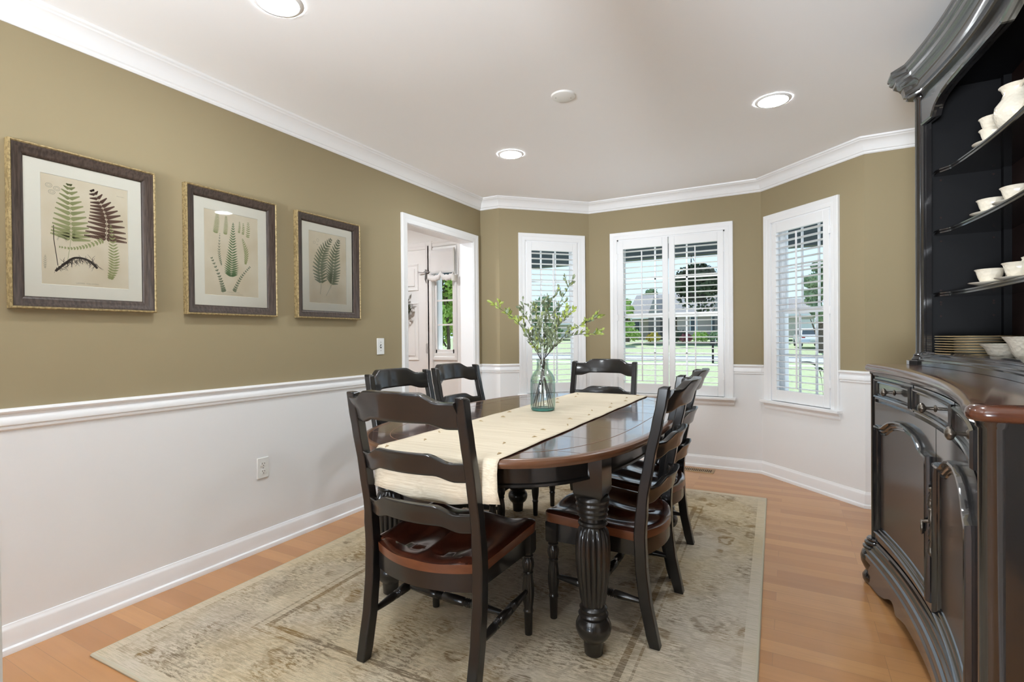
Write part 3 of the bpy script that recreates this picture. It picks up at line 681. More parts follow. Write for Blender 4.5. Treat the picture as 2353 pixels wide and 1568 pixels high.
m.loft(rings, True, False, loop=True); m.build('table_edge', M_tedge, tb, sm=50)
m = MB(); m.mat = Matrix.Translation((0,0,-RZ))
for (d0, d1) in ((.118,.121),): m.loft([[(x,y,z) for x,y in offpoly(T0, d)] for d, z in [(d0,TZ+.0002),(d0,TZ+.0006),(d1,TZ+.0006),(d1,TZ+.0002)]], True, False, loop=True)
for yy in (-.75,-.50,-.25,0,.25,.50,.75): m.box(-.50,.50,yy-.0008,yy+.0008,TZ+.0002,TZ+.0004)
m.build('inlay_line', M_inlay, tb)
m = MB(); m.mat = Matrix.Translation((0,0,-RZ))
T1 = sel(.56, .932, 2.9)
m.loft([[(x,y,z) for x,y in offpoly(T1, d)] for d, z in [(0,.735),(0,.668),(-.006,.664),(-.007,.656),(0,.652),(.02,.652),(.02,.735)]], True, False, loop=True)
m.build('apron', M_black, tb, sm=30)
def table_leg():
    m = MB(); m.mat = Matrix.Translation((0,0,-RZ))
    pr = [(.030,.0125),(.033,.016),(.036,.060),(.040,.068),(.052,.078),(.060,.092),(.064,.108),(.063,.122),(.057,.136),(.048,.146),(.050,.152),(.054,.158),(.050,.165),(.046,.168),(.047,.176),(.050,.181),(.046,.187),(.041,.191)]
    pr += [(.043,.196),(.047,.215),(.052,.25),(.057,.29),(.061,.33),(.063,.37),(.063,.41),(.060,.44),(.054,.462),(.046,.472)]
    pr += [(.044,.476),(.050,.480),(.053,.486),(.050,.493),(.042,.496),(.041,.506),(.052,.510),(.055,.517),(.052,.524),(.055,.529),(.058,.536),(.055,.543),(.058,.548),(.061,.555),(.057,.562),(.060,.567),(.063,.574),(.060,.581),(.056,.586)]
    m.lathe(pr, 96, flutes=[(.193,.474,16,.13)]); 
    m.loft([[(x*s_,y*s_,z) for x,y in ((-.054,-.054),(.054,-.054),(.054,.054),(-.054,.054))] for s_, z in ((.80,.580),(1,.600),(1,.735))])
    return m
LM = None
for sx in (-1,1):
    for sy in (-1,1):
        if LM is None: LM = table_leg().build('leg', M_blackleg, tb, sm=45); o = LM
        else: o = LM.copy(); COL.objects.link(o)
        o.parent = tb; o.location = (-.012+sx*.478, sy*.612-.013, 0)

# ------------------------------------------------------------------ table runner
ru = None
m = MB(); nx = 28; cols = []
yn = TY-1.03-.008; yf = TY+1.03+.008
for j in range(nx+1):
    u = j/nx; x = 1.240+.50*u; edge = (1-min(1,abs((x-TX)/.622))**2.9)**(1/2.9)*.998
    y0 = TY-edge-.007; y1 = TY+edge+.007; wob = .010*sin(u*9.0)+.006*sin(u*21)
    col = [(x-.010+.02*u+wob*.4, y0-.003-wob*.6-.006*sin(u*6.5), .615+.012*sin(u*7+1)), (x+wob*.3, y0-.004-wob*.4, .665), (x, y0-.003-wob*.2, .72), (x, y0-.001, .752), (x, y0+.012, .7635)]
    for q in range(1, 30): col.append((x+.002*sin(q*.9), y0+.012+(y1-y0-.024)*q/30, .7637+.0006*sin(q*2.1+j*.8)))
    col += [(x, y1-.012, .7635), (x, y1+.001, .752), (x, y1+.006, .72), (x, y1+.008, .64)]
    cols.append(col)
m.loft(cols, closed=False, caps=False)
ru = m.build('table_runner', M_linen, None, sm=60); md = ru.modifiers.new('thick','SOLIDIFY'); md.thickness = .0022; md.offset = 1
tag(ru, 'cream linen runner laid along the dining table, its end hanging over behind the nearest chair', 'table runner')
rnd = random.Random(11); tu = None
for i in range(26):
    s_ = i % 2; x = (1.285 if s_ == 0 else 1.695)+rnd.uniform(-.012,.012)+(.05 if (i//2) % 2 else 0)*(1 if s_ == 0 else -1); y = 1.40+i*.077
    a = rnd.uniform(0,pi)
    if tu is None:
        m = MB(); m.tube([(-.012,0,-.0015),(0,.002,.0015),(.012,0,-.0015)],[.0015,.0035,.0015],6); o = tu = m.build('knotted_tuft', M_tuft, ru, sm=60)
    else: o = tu.copy(); COL.objects.link(o); o.parent = ru
    o.location = (x,y,.7672); o.rotation_euler = (0,0,a)

# ------------------------------------------------------------------ ladder-back chairs
def post_y(z):
    K = [(0,-.226),(.08,-.207),(.18,-.187),(.30,-.174),(.42,-.170),(.55,-.180),(.70,-.206),(.85,-.238),(.98,-.272)]
    for (a, ya), (b, yb) in zip(K, K[1:]):
        if z <= b: t = (z-a)/(b-a); t = t*t*(3-2*t)*.35+t*.65; return ya+(yb-ya)*t
    return K[-1][1]
def shp(u, flat=.46, ramp=.34):
    a = abs(u)
    if a < flat: return 1
    if a > flat+ramp: return 0
    t = (a-flat)/ramp; return 1-t*t*(3-2*t)
def make_chair(label):
    t = thing('dining_chair', (0,0,RZ), 0, label, 'dining chair', 'black ladder-back chairs around the dining table'); T = Matrix.Translation((0,0,-RZ))
    for sx in (-1,1):
        m = MB(); m.mat = T; rings = []
        for i in range(25):
            z = .0125+(.972-.0125)*i/24; y = post_y(z)+.0
            wx = .0175 if z > .5 else .0190; wy = .0188 if z > .5 else .0212-.002*(z < .05)
            if i == 24: wx *= .72; wy *= .72; 
            c = sx*(.2300-(.004 if z > .5 else 0)*(z-.5)/.47)
            rings.append([(c-wx,y-wy,z),(c+wx,y-wy,z),(c+wx,y+wy,z),(c-wx,y+wy,z)])
        rings[-2] = [(x,y,.966) for x,y,z in rings[-2]]
        m.loft(rings); m.build('leg', M_black, t, bevel=.0045, seg=2)
    for sx in (-1,1):
        m = MB(); m.mat = T
        pr = [(.0135,.0125),(.0145,.016),(.0165,.095),(.0185,.100),(.0195,.104),(.0185,.108),(.0165,.112),(.0175,.120),(.0205,.14),(.0228,.165),(.0230,.185),(.0210,.21),(.0178,.235),(.0165,.246),(.0195,.250),(.0200,.254),(.0170,.258),(.0200,.264),(.0232,.275),(.0240,.287),(.0220,.300),(.0175,.308),(.0165,.311),(.0205,.314),(.0208,.318),(.0170,.322),(.0195,.328),(.0200,.333)]
        m.lathe(pr, 60, flutes=[(.112,.246,12,.14),(.259,.308,12,.16)])
        m.loft([[(x*s_,y*s_,z) for x,y in ((-.0235,-.0235),(.0235,-.0235),(.0235,.0235),(-.0235,.0235))] for s_, z in ((.84,.326),(1,.336),(1,.408))])
        o = m.build('leg', M_blackleg, t, sm=40); o.location = (sx*.220,.188,0)
    # seat frame
    m = MB(); m.mat = T
    P = [(-.222,.195)]+[(.222*u,.195+.012*(1-u*u)) for u in [(-.8+.2*i) for i in range(9)]]+[(.222,.195),(.2085,-.145)]+[(.200*u,-.172-.050*(1-u*u)) for u in [1-.125*i for i in range(17)]]+[(-.2085,-.145)]
    P = P[::-1]
    m.loft([[(x,y,z) for x,y in P] for z in (.326,.410)]+[[(x,y,z) for x,y in offpoly(P,-.018*-1)] for z in (.410,.326)], True, False, loop=True)
    m.build('seat_frame', M_black, t, sm=30)
    # saddle seat
    nu, nv = 36, 30; rows = []; botm = []
    def sp_(u, v):
        hw = .252-.016*v/.8 if v < .80 else .2030
        if v < .06: hw -= .014*(1-v/.06)**2
        yf_ = .222-.010*abs(u)**4; yb_ = -.172-.056*(1-u*u) if True else 0
        y = yf_+(yb_-yf_)*v
        if v < .80: y = max(y, -.146)
        return u*hw, y
    vs_ = [i/nv for i in range(nv+1)]; vs_ = [v for v in vs_ if not (.76 < v < .84)]+[.795,.805]; vs_.sort()
    for v in vs_:
        row = []
        for i in range(nu+1):
            u = -1+2*i/nu; x, y = sp_(u, v)
            if .79 < v < .80: y = -.146
            if v > .80: y = min(y, -.1465)
            z = .452-.026*v
            sd = .019*math.exp(-((abs(u)-.42)/.33)**2)*math.exp(-((v-.62)/.30)**2)+.010*math.exp(-(u/.5)**2)*math.exp(-((v-.66)/.24)**2)
            e = min(1, min(1-abs(u), v*.9, 1-v)/.045); z -= .007*(1-e)**2; z += -sd+.006*math.exp(-((abs(u)-.9)/.2)**2)*(1-v)
            z -= .010*math.exp(-((v)/.16)**2)*math.exp(-((abs(u)-.5)/.3)**2)
            row.append((x,y,z))
        rows.append(row)
    m = MB(); m.mat = T; m.loft(rows, closed=False, caps=False)
    per = rows[0][:]+[r[-1] for r in rows[1:]]+rows[-1][-2::-1]+[r[0] for r in rows[-2:0:-1]]
    n = len(per); top = per; bot = [(x*.985,y,.452-.026*(.222-y)/.43-.040) for x,y,z in per]
    m.mi = 1; m.loft([[(x,y,z) for x,y,z in top],[(x*1.002,y,z-.006) for x,y,z in top],bot], True, False); m.add(bot, [tuple(range(n))])
    m.build('seat', (M_seat, M_seatedge), t, sm=50)
    # three shaped rails
    for nm, zt, zb, rt, rb, th in (('crest_rail',.957,.868,.030,.018,.012),('back_slat',.760,.694,.028,.020,.009),('back_slat',.588,.524,.028,.020,.009)):
        m = MB(); m.mat = T; rings = []
        for i in range(41):
            u = -1+i/20; k_ = shp(u); a = zt+rt*k_; b = zb+rb*shp(u,.50,.34); x = u*.215; bow = -.055*(1-u*u)
            h = a-b; ring = []
            for q in range(14):
                g = 2*pi*q/14; cc, ss = cos(g), sin(g)
                zz = b+h*(.5+.5*math.copysign(min(1,abs(ss)**.35*1.0),ss)); tk = th*math.copysign(abs(cc)**.5,cc)
                
                lip = max(0, (zz-(a-.030))/.030) if nm == 'crest_rail' else max(0, (zz-(a-.014))/.014)*.4
                if tk < 0: tk -= .018*lip**.6
                ring.append((x, post_y(zz)+bow+tk, zz))
            rings.append(ring)
        m.loft(rings); m.build(nm, M_black, t, sm=50)
    # turned stretchers
    def spindle(A, B):
        A, B = Vector(A), Vector(B); K = [(0,.0065),(.12,.0095),(.26,.0125),(.315,.0125),(.325,.009),(.335,.013),(.345,.009),(.355,.0135),(.365,.009),(.375,.013),(.385,.009),(.40,.0135),(.50,.0148),(.60,.0135),(.615,.009),(.625,.013),(.635,.009),(.645,.0135),(.655,.009),(.665,.013),(.675,.009),(.685,.0125),(.74,.0125),(.88,.0095),(1,.0065)]
        m = MB(); m.mat = T; m.tube([A.lerp(B,k_[0]) for k_ in K],[k_[1]*1.22 for k_ in K],14); m.build('stretcher', M_blackleg, t, sm=50)
    for sx in (-1,1): spindle((sx*.224,-.182,.166),(sx*.220,.178,.185))
    spindle((-.219,.008,.177),(.219,.008,.177))
    return t
ch = make_chair('black ladder-back chair nearest the camera, its back towards us at the near table end')
ch.location = (1.450,1.562,RZ)
dup(ch, (1.897,2.120,RZ), radians(90), 'black ladder-back chair on the right side of the table, the nearer of that pair')
dup(ch, (1.850,2.700,RZ), radians(90), 'ladder-back chair on the right side of the table, the farther one by the bay windows')
dup(ch, (.952,2.152,RZ), radians(-91), 'black ladder-back chair on the left side of the table, the nearer of that pair')
dup(ch, (.932,2.722,RZ), radians(-90), 'black ladder-back chair on the left side of the table, nearest the foyer opening')
dup(ch, (1.362,3.345,RZ), radians(180), 'black ladder-back chair at the far table end, facing us before the middle window')

# ------------------------------------------------------------------ glass bottle with branches
VX, VY, VZ = 1.405, 2.46, .7665
vs = thing('glass_bottle_vase', (VX,VY,VZ), 0, 'pale green glass bottle vase standing on the cream runner', 'vase')
pr = [(.0,.004),(.050,.003),(.060,.006),(.065,.014),(.0655,.03),(.066,.09),(.0655,.155),(.0635,.170),(.057,.186),(.046,.202),(.036,.213),(.0315,.222),(.0305,.240),(.0305,.260),(.0325,.264),(.0345,.266),(.0345,.270),(.0315,.271),(.0285,.266),(.0285,.240),(.0295,.222),(.034,.210),(.044,.199),(.055,.183),(.0612,.168),(.0632,.152),(.0632,.030),(.060,.018),(.05,.013),(.0,.012)]
m = MB(); m.lathe(pr, 48, caps=False); m.build('glass_body', M_bottle, vs, sm=60)
m = MB(); m.lathe([(0,.0005),(.054,.0005),(.0610,.004),(.0625,.010),(.058,.0145),(.0,.0125)], 48, caps=False); m.build('thick_base', M_bottlebase, vs, sm=50)
def unp(px, py, y):
    d = Fv+R2*((px-1176.5)/1178.15)-U2*((py-784)/1178.15); t = (y-0)/d.y; return Vector((2.56026,0,1.155))+d*t
# branch tips as seen in the bottle's own plane: (px, py, y, green?)
BR = [(1131,697,2.36,1,'leafy branch reaching farthest left from the bottle, with yellow-green tips'),(1163,720,2.50,1,'short leafy branch on the left of the bottle, just below the longest left branch'),
      (1316,644,2.58,0,'tallest thin leafy branch rising above the others in the bottle'),(1381,727,2.42,1,'leafy branch reaching farthest right from the bottle, upper of two'),(1377,768,2.52,1,'lower leafy branch reaching right, towards the far chair'),
      (1228,704,2.38,0,'upright grey-green branch left of the middle of the bottle bouquet'),(1262,694,2.55,0,'upright grey-green branch in the very middle of the bottle bouquet'),(1318,712,2.46,1,'full grey-green branch to the right of the middle, with a few bright tips'),(1196,712,2.56,0,'grey-green branch low on the left side of the bottle bouquet'),(1290,728,2.62,0,'short grey-green branch at the back right of the bottle bouquet')]
rnd = random.Random(21)
neck = Vector((VX,VY,VZ+.266))
pass
for bi, (px, py, yy, grn, lab) in enumerate(BR):
    tip = unp(px, py, yy); a = 2*pi*bi/len(BR)+.7
    cor = Vector((tip.x-neck.x, tip.y-neck.y, 0)); cor = cor.normalized() if cor.length > .01 else Vector((1,0,0))
    foot = Vector((VX,VY,VZ+.0155))-cor*.040+Vector((.014*cos(a),.014*sin(a),0)); nk = neck+cor*.010+Vector((.005*cos(a),.005*sin(a),-.03))
    horiz = (tip-neck); mid = neck+Vector((horiz.x*.45,horiz.y*.45,horiz.z*(.55 if horiz.z > .2 else .75)+.02))
    pts = spl([foot, nk, neck+cor*.014+Vector((0,0,.01)), mid, tip], 9)
    t = thing('leafy_branch', tuple(foot), 0, lab or 'small-leaved grey-green branch in the middle of the glass bottle bouquet', 'branch', 'leafy branches in the glass bottle')
    n = len(pts); m = MB(); m.mat = Matrix.Translation(-foot); m.tube(pts, [.0022-.0014*i/n for i in range(n)], 6); m.build('stem', M_stem, t, sm=60)
    lf = {0: MB(), 1: MB()}
    for q in lf.values(): q.mat = Matrix.Translation(-foot)
    def leaf(p, d, L):
        d = d.normalized(); u = d.cross(Vector((rnd.uniform(-1,1),rnd.uniform(-1,1),rnd.uniform(-1,1)))).normalized(); w = L*.26; nn = d.cross(u)*L*.08
        g = 1 if (grn and (p-neck).length > .22*1.0 and rnd.random() < .85) or rnd.random() < .08 else 0
        lf[g].add([p, p+d*L*.28+u*w*.8, p+d*L*.62+u*w, p+d*L, p+d*L*.62-u*w, p+d*L*.28-u*w*.8, p+d*L*.5-nn], [(0,1,6),(1,2,6),(2,3,6),(3,4,6),(4,5,6),(5,0,6)])
    k0 = 20; 
    for i in range(k0, n):
        p = pts[i]; dr = (pts[min(i+1,n-1)]-pts[i-1]).normalized()
        for q in range(2 if i > k0+2 else 1):
            e = Vector((rnd.uniform(-1,1),rnd.uniform(-1,1),rnd.uniform(-.5,1))); leaf(p+dr*rnd.uniform(-.01,.01), dr*.7+e*.8, rnd.uniform(.022,.034))
        if i % 3 == 0 and i < n-2:      # side twig
            e = (dr*.8+Vector((rnd.uniform(-1,1),rnd.uniform(-.8,.8),rnd.uniform(0,.9)))).normalized(); L = rnd.uniform(.055,.105)*(.6 if (px > 1340 or px < 1180) else 1)
            tw = [p, p+e*L*.5+Vector((0,0,.006)), p+e*L]
            m2 = lf[0]; m2.tube(tw, [.0011,.0009,.0006], 4)
            for c in (.25,.42,.58,.74,.88,1.0):
                leaf(p+e*L*c, e*.7+Vector((rnd.uniform(-1,1),rnd.uniform(-1,1),rnd.uniform(-.4,1)))*.7, rnd.uniform(.021,.031))
    leaf(pts[-1], pts[-1]-pts[-3], .026)
    if lf[0].v: lf[0].build('leaves', M_leafg, t, fix=False)
    if lf[1].v: lf[1].build('young_leaves', M_leafy, t, fix=False)['label'] = 'yellow-green young leaves'

# ------------------------------------------------------------------ china cabinet, lower part
def FX(y, s=1): u = max(-1.0, min(1.0, (y-2.1)/.77)); return 2.895+.085*(1-u*u)
def surf(m, F_, y0, y1, z0f, z1f, h0, h1, n=16):
    """curved slab on the cabinet front, h outwards"""
    rings = []
    for i in range(n+1):
        y = y0+(y1-y0)*i/n; a = z0f(y) if callable(z0f) else z0f; b = z1f(y) if callable(z1f) else z1f
        rings.append([(F_(y)-h0,y,a),(F_(y)-h1,y,a),(F_(y)-h1,y,b),(F_(y)-h0,y,b)])
    m.loft(rings)
def dens(path, st=.03):
    out = []
    for i in range(len(path)):
        a = Vector(path[i]); b = Vector(path[(i+1) % len(path)]); k_ = max(1, int((b-a).length/st))
        for j in range(k_): out.append(tuple(a.lerp(b, j/k_)))
    return out
BX = 3.365
cb = thing('china_cabinet_base', (3.13,2.1,0), 0, 'black buffet cabinet with curved front, three drawers and two arched doors', 'buffet cabinet')
CT = Matrix.Translation((-3.13,-2.1,0))
def nm(): m = MB(); m.mat = CT; return m
m = nm()
m.box(2.912, BX, 1.315, 1.335, .03, .983); m.box(2.912, BX, 2.865, 2.885, .03, .983); m.box(BX-.012, BX, 1.33, 2.87, .10, .983)
surf(m, FX, 1.34, 2.86, .12, .983, -.03, -.004, 24)
m.build('carcass', M_cab, cb)
m = nm()
pth = [(FX(1.33+1.54*i/40), 1.33+1.54*i/40) for i in range(41)]
m.sweep(pth, [(0,.208),(.006,.207),(.010,.198),(.018,.195),(.020,.184),(.027,.180),(.029,.170),(.036,.165),(.040,.154),(.040,.146),(.046,.140),(.046,.118),(0,.118)])
m.build('plinth_moulding', M_cab, cb, sm=28)
def scal(y):
    a = abs(y-2.1)
    K = [(0,.062),(.30,.055),(.37,.040),(.405,.030),(.425,.034),(.435,.058),(.465,.064),(.50,.055),(.55,.030),(.62,.012),(.80,.004)]
    for (p, q), (r_, s_) in zip(K, K[1:]):
        if a <= r_: return q+(s_-q)*(a-p)/(r_-p)
    return .004
m = nm(); surf(m, FX, 1.36, 2.84, scal, .125, .012, .034, 96); m.build('scalloped_skirt', M_cab, cb, sm=40)
for sy in (-1, 1):
    yc = 2.1+sy*.772; xc = 2.905
    m = nm(); m.mat = CT @ Matrix.Translation((xc,yc,0))
    m.lathe([(0.0354,0.0000),(0.0472,0.0040),(0.0555,0.0180),(0.0566,0.0360),(0.0472,0.0520),(0.0425,0.0600),(0.0519,0.0780),(0.0614,0.1000),(0.0637,0.1250),(0.0566,0.1500),(0.0472,0.1600),(0.0543,0.1660),(0.0543,0.1740),(0.0448,0.1800),(0.0484,0.1860),(0.0472,0.1940),(0.0378,0.2000),(0.0401,0.2080),(0.0354,0.2140)], 40); m.build('foot', M_cab, cb, sm=45)
    m = nm(); m.mat = CT @ Matrix.Translation((xc,yc,0)); m.lathe([(.021,.212),(.021,.968),(.025,.972),(.025,.978),(.028,.984)], 80, flutes=[(.218,.966,10,.26)]); m.build('reeded_post', M_cab, cb, sm=45)
# drawers
for (a, b) in ((1.375,1.832),(1.846,2.372),(2.386,2.826)):
    m = nm(); surf(m, FX, a, b, .862, .962, -.004, .010); d = m.build('drawer', M_cab, cb, sm=30)
    m = nm(); m.sweep(dens([(a+.012,.870),(b-.012,.870),(b-.012,.954),(a+.012,.954)]), [(0,.008),(0,.016),(.004,.022),(.009,.020),(.012,.013),(.017,.015),(.021,.008)], closed=True, fn=lambda p,q,c: (FX(p)-c, p, q)); m.build('drawer_moulding', M_cab, d, sm=28)
    yk = (a+b)/2; xk = FX(yk)-.010
    m = nm(); m.mat = CT @ Matrix.Translation((xk,yk,.911)) @ Matrix.Rotation(radians(-90),4,'Y')
    m.lathe([(.012,0),(.010,.003),(.0055,.005),(.005,.022),(.0075,.026),(.014,.029),(.0175,.034),(.016,.040),(.009,.045),(0,.046)], 36, flutes=[(.026,.045,8,.30)]); m.build('knob', M_bronze, d, sm=50)
# doors
def arch(a): 
    a = abs(a)
    K = [(0,.806),(.08,.800),(.15,.787),(.20,.768),(.235,.751),(.27,.746),(.40,.746)]
    for (p, q), (r_, s_) in zip(K, K[1:]):
        if a <= r_: t = (a-p)/(r_-p); return q+(s_-q)*t
    return .746
for (a, b) in ((1.372,2.097),(2.105,2.828)):
    c = (a+b)/2; hw_ = (b-a)/2
    m = nm(); surf(m, FX, a, b, .222, .848, -.004, .010, 24); d = m.build('door', M_cab, cb, sm=30)
    w = hw_-.038
    path = [(c-w,.262),(c+w,.262),(c+w,.748)]+[(c+w-.038-(2*w-.076)*i/36, arch(w-.038-(2*w-.076)*i/36)+.004) for i in range(37)]+[(c-w,.748)]
    p2 = dens(path[:3], .04)[:-1] ; full = []
    for i in range(len(path)):
        A_ = Vector(path[i]); B_ = Vector(path[(i+1) % len(path)]); k_ = max(1, int((B_-A_).length/.035))
        for j in range(k_): full.append(tuple(A_.lerp(B_, j/k_)))
    m = nm(); m.sweep(full, [(0,.008),(0,.020),(.004,.030),(.010,.032),(.015,.026),(.018,.019),(.022,.021),(.027,.019),(.030,.014),(.036,.016),(.041,.010),(.042,.004)], closed=True, fn=lambda p,q,cc: (FX(p)-cc, p, q)); m.build('arched_moulding', M_cab, d, sm=28)
    m = nm(); w2 = w-.034
    surf(m, FX, c-w2, c+w2, .295, lambda y: arch((y-c)*w/w2)-.030, .008, .0125, 40); m.build('door_panel', M_cabpanel, d, sm=30)
    ye = 2.122 if a > 2 else 2.080
    xk = FX(ye)-.010
    if a > 2:
        m = nm(); pts = [(xk-.006-.004*abs(sin(z*60)), ye+.006*sin((z-.42)*45), z) for z in [.425+.225*i/30 for i in range(31)]]
        m.tube(pts, [.0045+.004*abs(sin(i*.9)) for i in range(31)], 10)
        for z in (.44,.49,.575,.61,.645): m.mat = CT @ Matrix.Translation((xk-.008,ye+.006*sin((z-.42)*45),z)); m.lathe([(.0,-.008),(.006,-.006),(.009,0),(.006,.006),(0,.008)], 12)
        m.build('ornate_back_plate', M_bronze, d, sm=60)
        m = nm()
        ringp = [(xk-.030+.004*cos(q), ye+.012+.017*cos(q), .515+.019*sin(q)) for q in [2*pi*i/20 for i in range(21)]]; m.tube(ringp, .0048, 8)
        m.tube([(xk-.004,ye,.540),(xk-.022,ye+.003,.538),(xk-.030,ye+.008,.533)], [.006,.005,.005], 8)
        m.build('ring_pull', M_bronze, d, sm=60)
    else:
        m = nm(); pts = [(xk-.006-.004*abs(sin(z*60)), ye-.006*sin((z-.42)*45), z) for z in [.425+.225*i/30 for i in range(31)]]
        m.tube(pts, [.0045+.004*abs(sin(i*.9)) for i in range(31)], 10)
        m.build('ornate_back_plate', M_bronze, d, sm=60)
# top: rounded nose, ears over the posts
path = [(BX,1.285),(BX,2.915),(2.905,2.915)]+[(2.898+.036*cos(a), 2.879+.036*sin(a)) for a in [radians(90+15*i) for i in range(1,8)]]
path += [(2.868,2.852),(FX(2.80)-.036,2.81)]+[(FX(y)-.034, y) for y in [2.76-.0347*i for i in range(39)]]
path += [(FX(1.40)-.036,1.39),(2.868,1.348)]+[(2.898+.036*cos(a), 1.321+.036*sin(a)) for a in [radians(165+15*i) for i in range(0,7)]]+[(2.905,1.285)]
m = nm(); edged(m, path, [(.020,.982),(.006,.985),(.001,.991),(.0,.998),(.002,1.006),(.008,1.013),(.016,1.0165),(.03,1.0170)]); m.build('cabinet_top', M_deck, cb, sm=40)
m = nm(); m.sweep([(FX(1.36+1.48*i/40)-.0, 1.36+1.48*i/40) for i in range(41)], [(0,.966),(.012,.967),(.014,.973),(.022,.976),(.024,.984),(0,.984)]); m.build('top_moulding', M_cab, cb, sm=28)

# ------------------------------------------------------------------ china cabinet, upper part
def HX(y): u = max(-1.0, min(1.0, (y-2.1)/.72)); return 3.052+.088*(1-u*u)
def SX(y):
    a = abs(y-2.1)
    if a > .665: return 3.105
    if a > .585: t = (a-.585)/.08; t = t*t*(3-2*t); return 3.142+(3.105-3.142)*t
    return 3.142+.046*(1-(a/.585)**2)
hu = thing('china_hutch', (3.2,2.1,1.017), 0, 'black open hutch with curved shelves of cream china on the buffet cabinet', 'hutch')
HT = Matrix.Translation((-3.2,-2.1,-1.017))
def hm(): m = MB(); m.mat = HT; return m
for q in (2.805,1.375): m = hm(); m.box(3.085,3.345,q,q+.02,1.03,2.20); m.build('side_panel', M_cabin, hu)
m = hm(); m.box(3.343,3.355,1.385,2.815,1.03,2.20); m.build('back_panel', M_cabback, hu)
for y in (2.805, 1.395):
    m = hm(); m.box(3.318,3.344, min(y,y-.03 if y > 2 else y+.03), max(y,y-.03 if y > 2 else y+.03), 1.03, 2.20); m.build('corner_batten', M_cabin, hu)
m = hm(); n = 40
m.add([(HX(1.39+1.42*i/n)+.02, 1.39+1.42*i/n, 1.062) for i in range(n+1)]+[(3.344, 1.39+1.42*i/n, 1.062) for i in range(n+1)], [(i,i+1,n+2+i,n+1+i) for i in range(n)])
m.build('bottom_board', M_cabin, hu)
m = hm(); m.box(3.13,3.345,1.39,2.81,2.195,2.21); m.build('inner_top_board', M_cabin, hu)
hp = [(HX(1.38+1.44*i/44), 1.38+1.44*i/44) for i in range(45)]
m = hm(); m.sweep([(3.345,1.352),(3.02,1.352),(3.02,1.40)]+[(x-.014,y) for x,y in hp[1:-1]]+[(3.02,2.80),(3.02,2.848),(3.345,2.848)], [(0,1.0175),(.006,1.0178),(.006,1.036),(0,1.040),(-.03,1.040),(-.03,1.0175)]); 
m.sweep(hp, [(-.004,1.03),(.014,1.036),(.014,1.046),(.008,1.050),(.010,1.060),(.004,1.064),(.006,1.070),(-.004,1.076),(-.018,1.076),(-.018,1.03)]); m.build('base_rail', M_cab, hu, sm=28)
for sy in (-1,1):
    yc = 2.1+sy*.722; xc = 3.062
    m = hm(); m.mat = HT @ Matrix.Translation((xc,yc,0)); m.lathe([(.034,1.038),(.036,1.044),(.032,1.050),(.028,1.056),(.030,1.062),(.023,1.068),(.021,1.072),(.021,2.170),(.026,2.175),(.026,2.185)], 72, flutes=[(1.075,2.168,10,.24)]); m.build('reeded_column', M_cab, hu, sm=45)
    ya, yb = sorted((2.1+sy*.705, 2.1+sy*.655))
    m = hm(); surf(m, HX, ya, yb, 1.06, 2.20, -.018, .0, 3); m.build('stile', M_cab, hu, sm=30)
    m = hm(); y1 = 2.1+sy*.663
    m.sweep([(HX(y1)+.004, y1+ (0 if sy > 0 else 0)-.001*sy),(HX(y1)+.004, y1-.001*sy)] if False else [(y1,1.075),(y1,2.045)], [(q*sy*-1,h) for q,h in [(0,-.004),(0,.006),(.005,.011),(.010,.009),(.013,.003),(.019,.005),(.024,-.004)]][::1], fn=lambda p,q,c: (HX(p)-c, p, q)); m.build('stile_moulding', M_cab, hu, sm=28)
# arched top rail
def harch(y):
    a = abs(y-2.1)
    K = [(0,2.104),(.14,2.110),(.30,2.118),(.42,2.118),(.49,2.104),(.53,2.083),(.560,2.055),(.585,2.046),(.72,2.046)]
    K = [(0,2.100),(.13,2.112),(.32,2.118),(.44,2.112),(.51,2.100),(.552,2.080),(.572,2.055),(.576,2.042),(.72,2.042)]
    for (p, q), (r_, s_) in zip(K, K[1:]):
        if a <= r_: return q+(s_-q)*(a-p)/(r_-p)
    return 2.042
m = hm(); surf(m, HX, 1.395, 2.805, harch, 2.20, -.018, 0, 120); m.build('top_rail', M_cab, hu, sm=40)
m = hm(); pa = [(y, harch(y)) for y in [1.435+1.33*i/110 for i in range(111)]]
m.sweep(pa, [(0,-.006),(0,.012),(.006,.016),(.011,.012),(.014,.005),(.022,.008),(.028,0),(.028,-.006)], fn=lambda p,q,c: (HX(p)-c, p, q)); m.build('arch_moulding', M_cab, hu, sm=28)
# crown
cp = [(3.345,1.350),(3.04,1.350),(3.022,1.362),(3.022,1.395)]+[(x-.012,y) for x,y in hp[2:-2]]+[(3.022,2.805),(3.022,2.838),(3.04,2.850),(3.345,2.850)]
m = hm(); m.sweep(cp, [(-.02,2.180),(.004,2.180),(.010,2.184),(.010,2.192),(.018,2.196),(.020,2.204),(.024,2.220),(.034,2.236),(.046,2.246),(.052,2.250),(.054,2.262),(.060,2.266),(.066,2.274),(.066,2.284),(.072,2.290),(.072,2.300),(.066,2.304),(-.02,2.304)]); m.build('crown_moulding', M_cab, hu, sm=28)
m = hm(); m.box(3.10,3.345,1.352,2.848,2.290,2.302); m.build('top_board', M_cabin, hu)
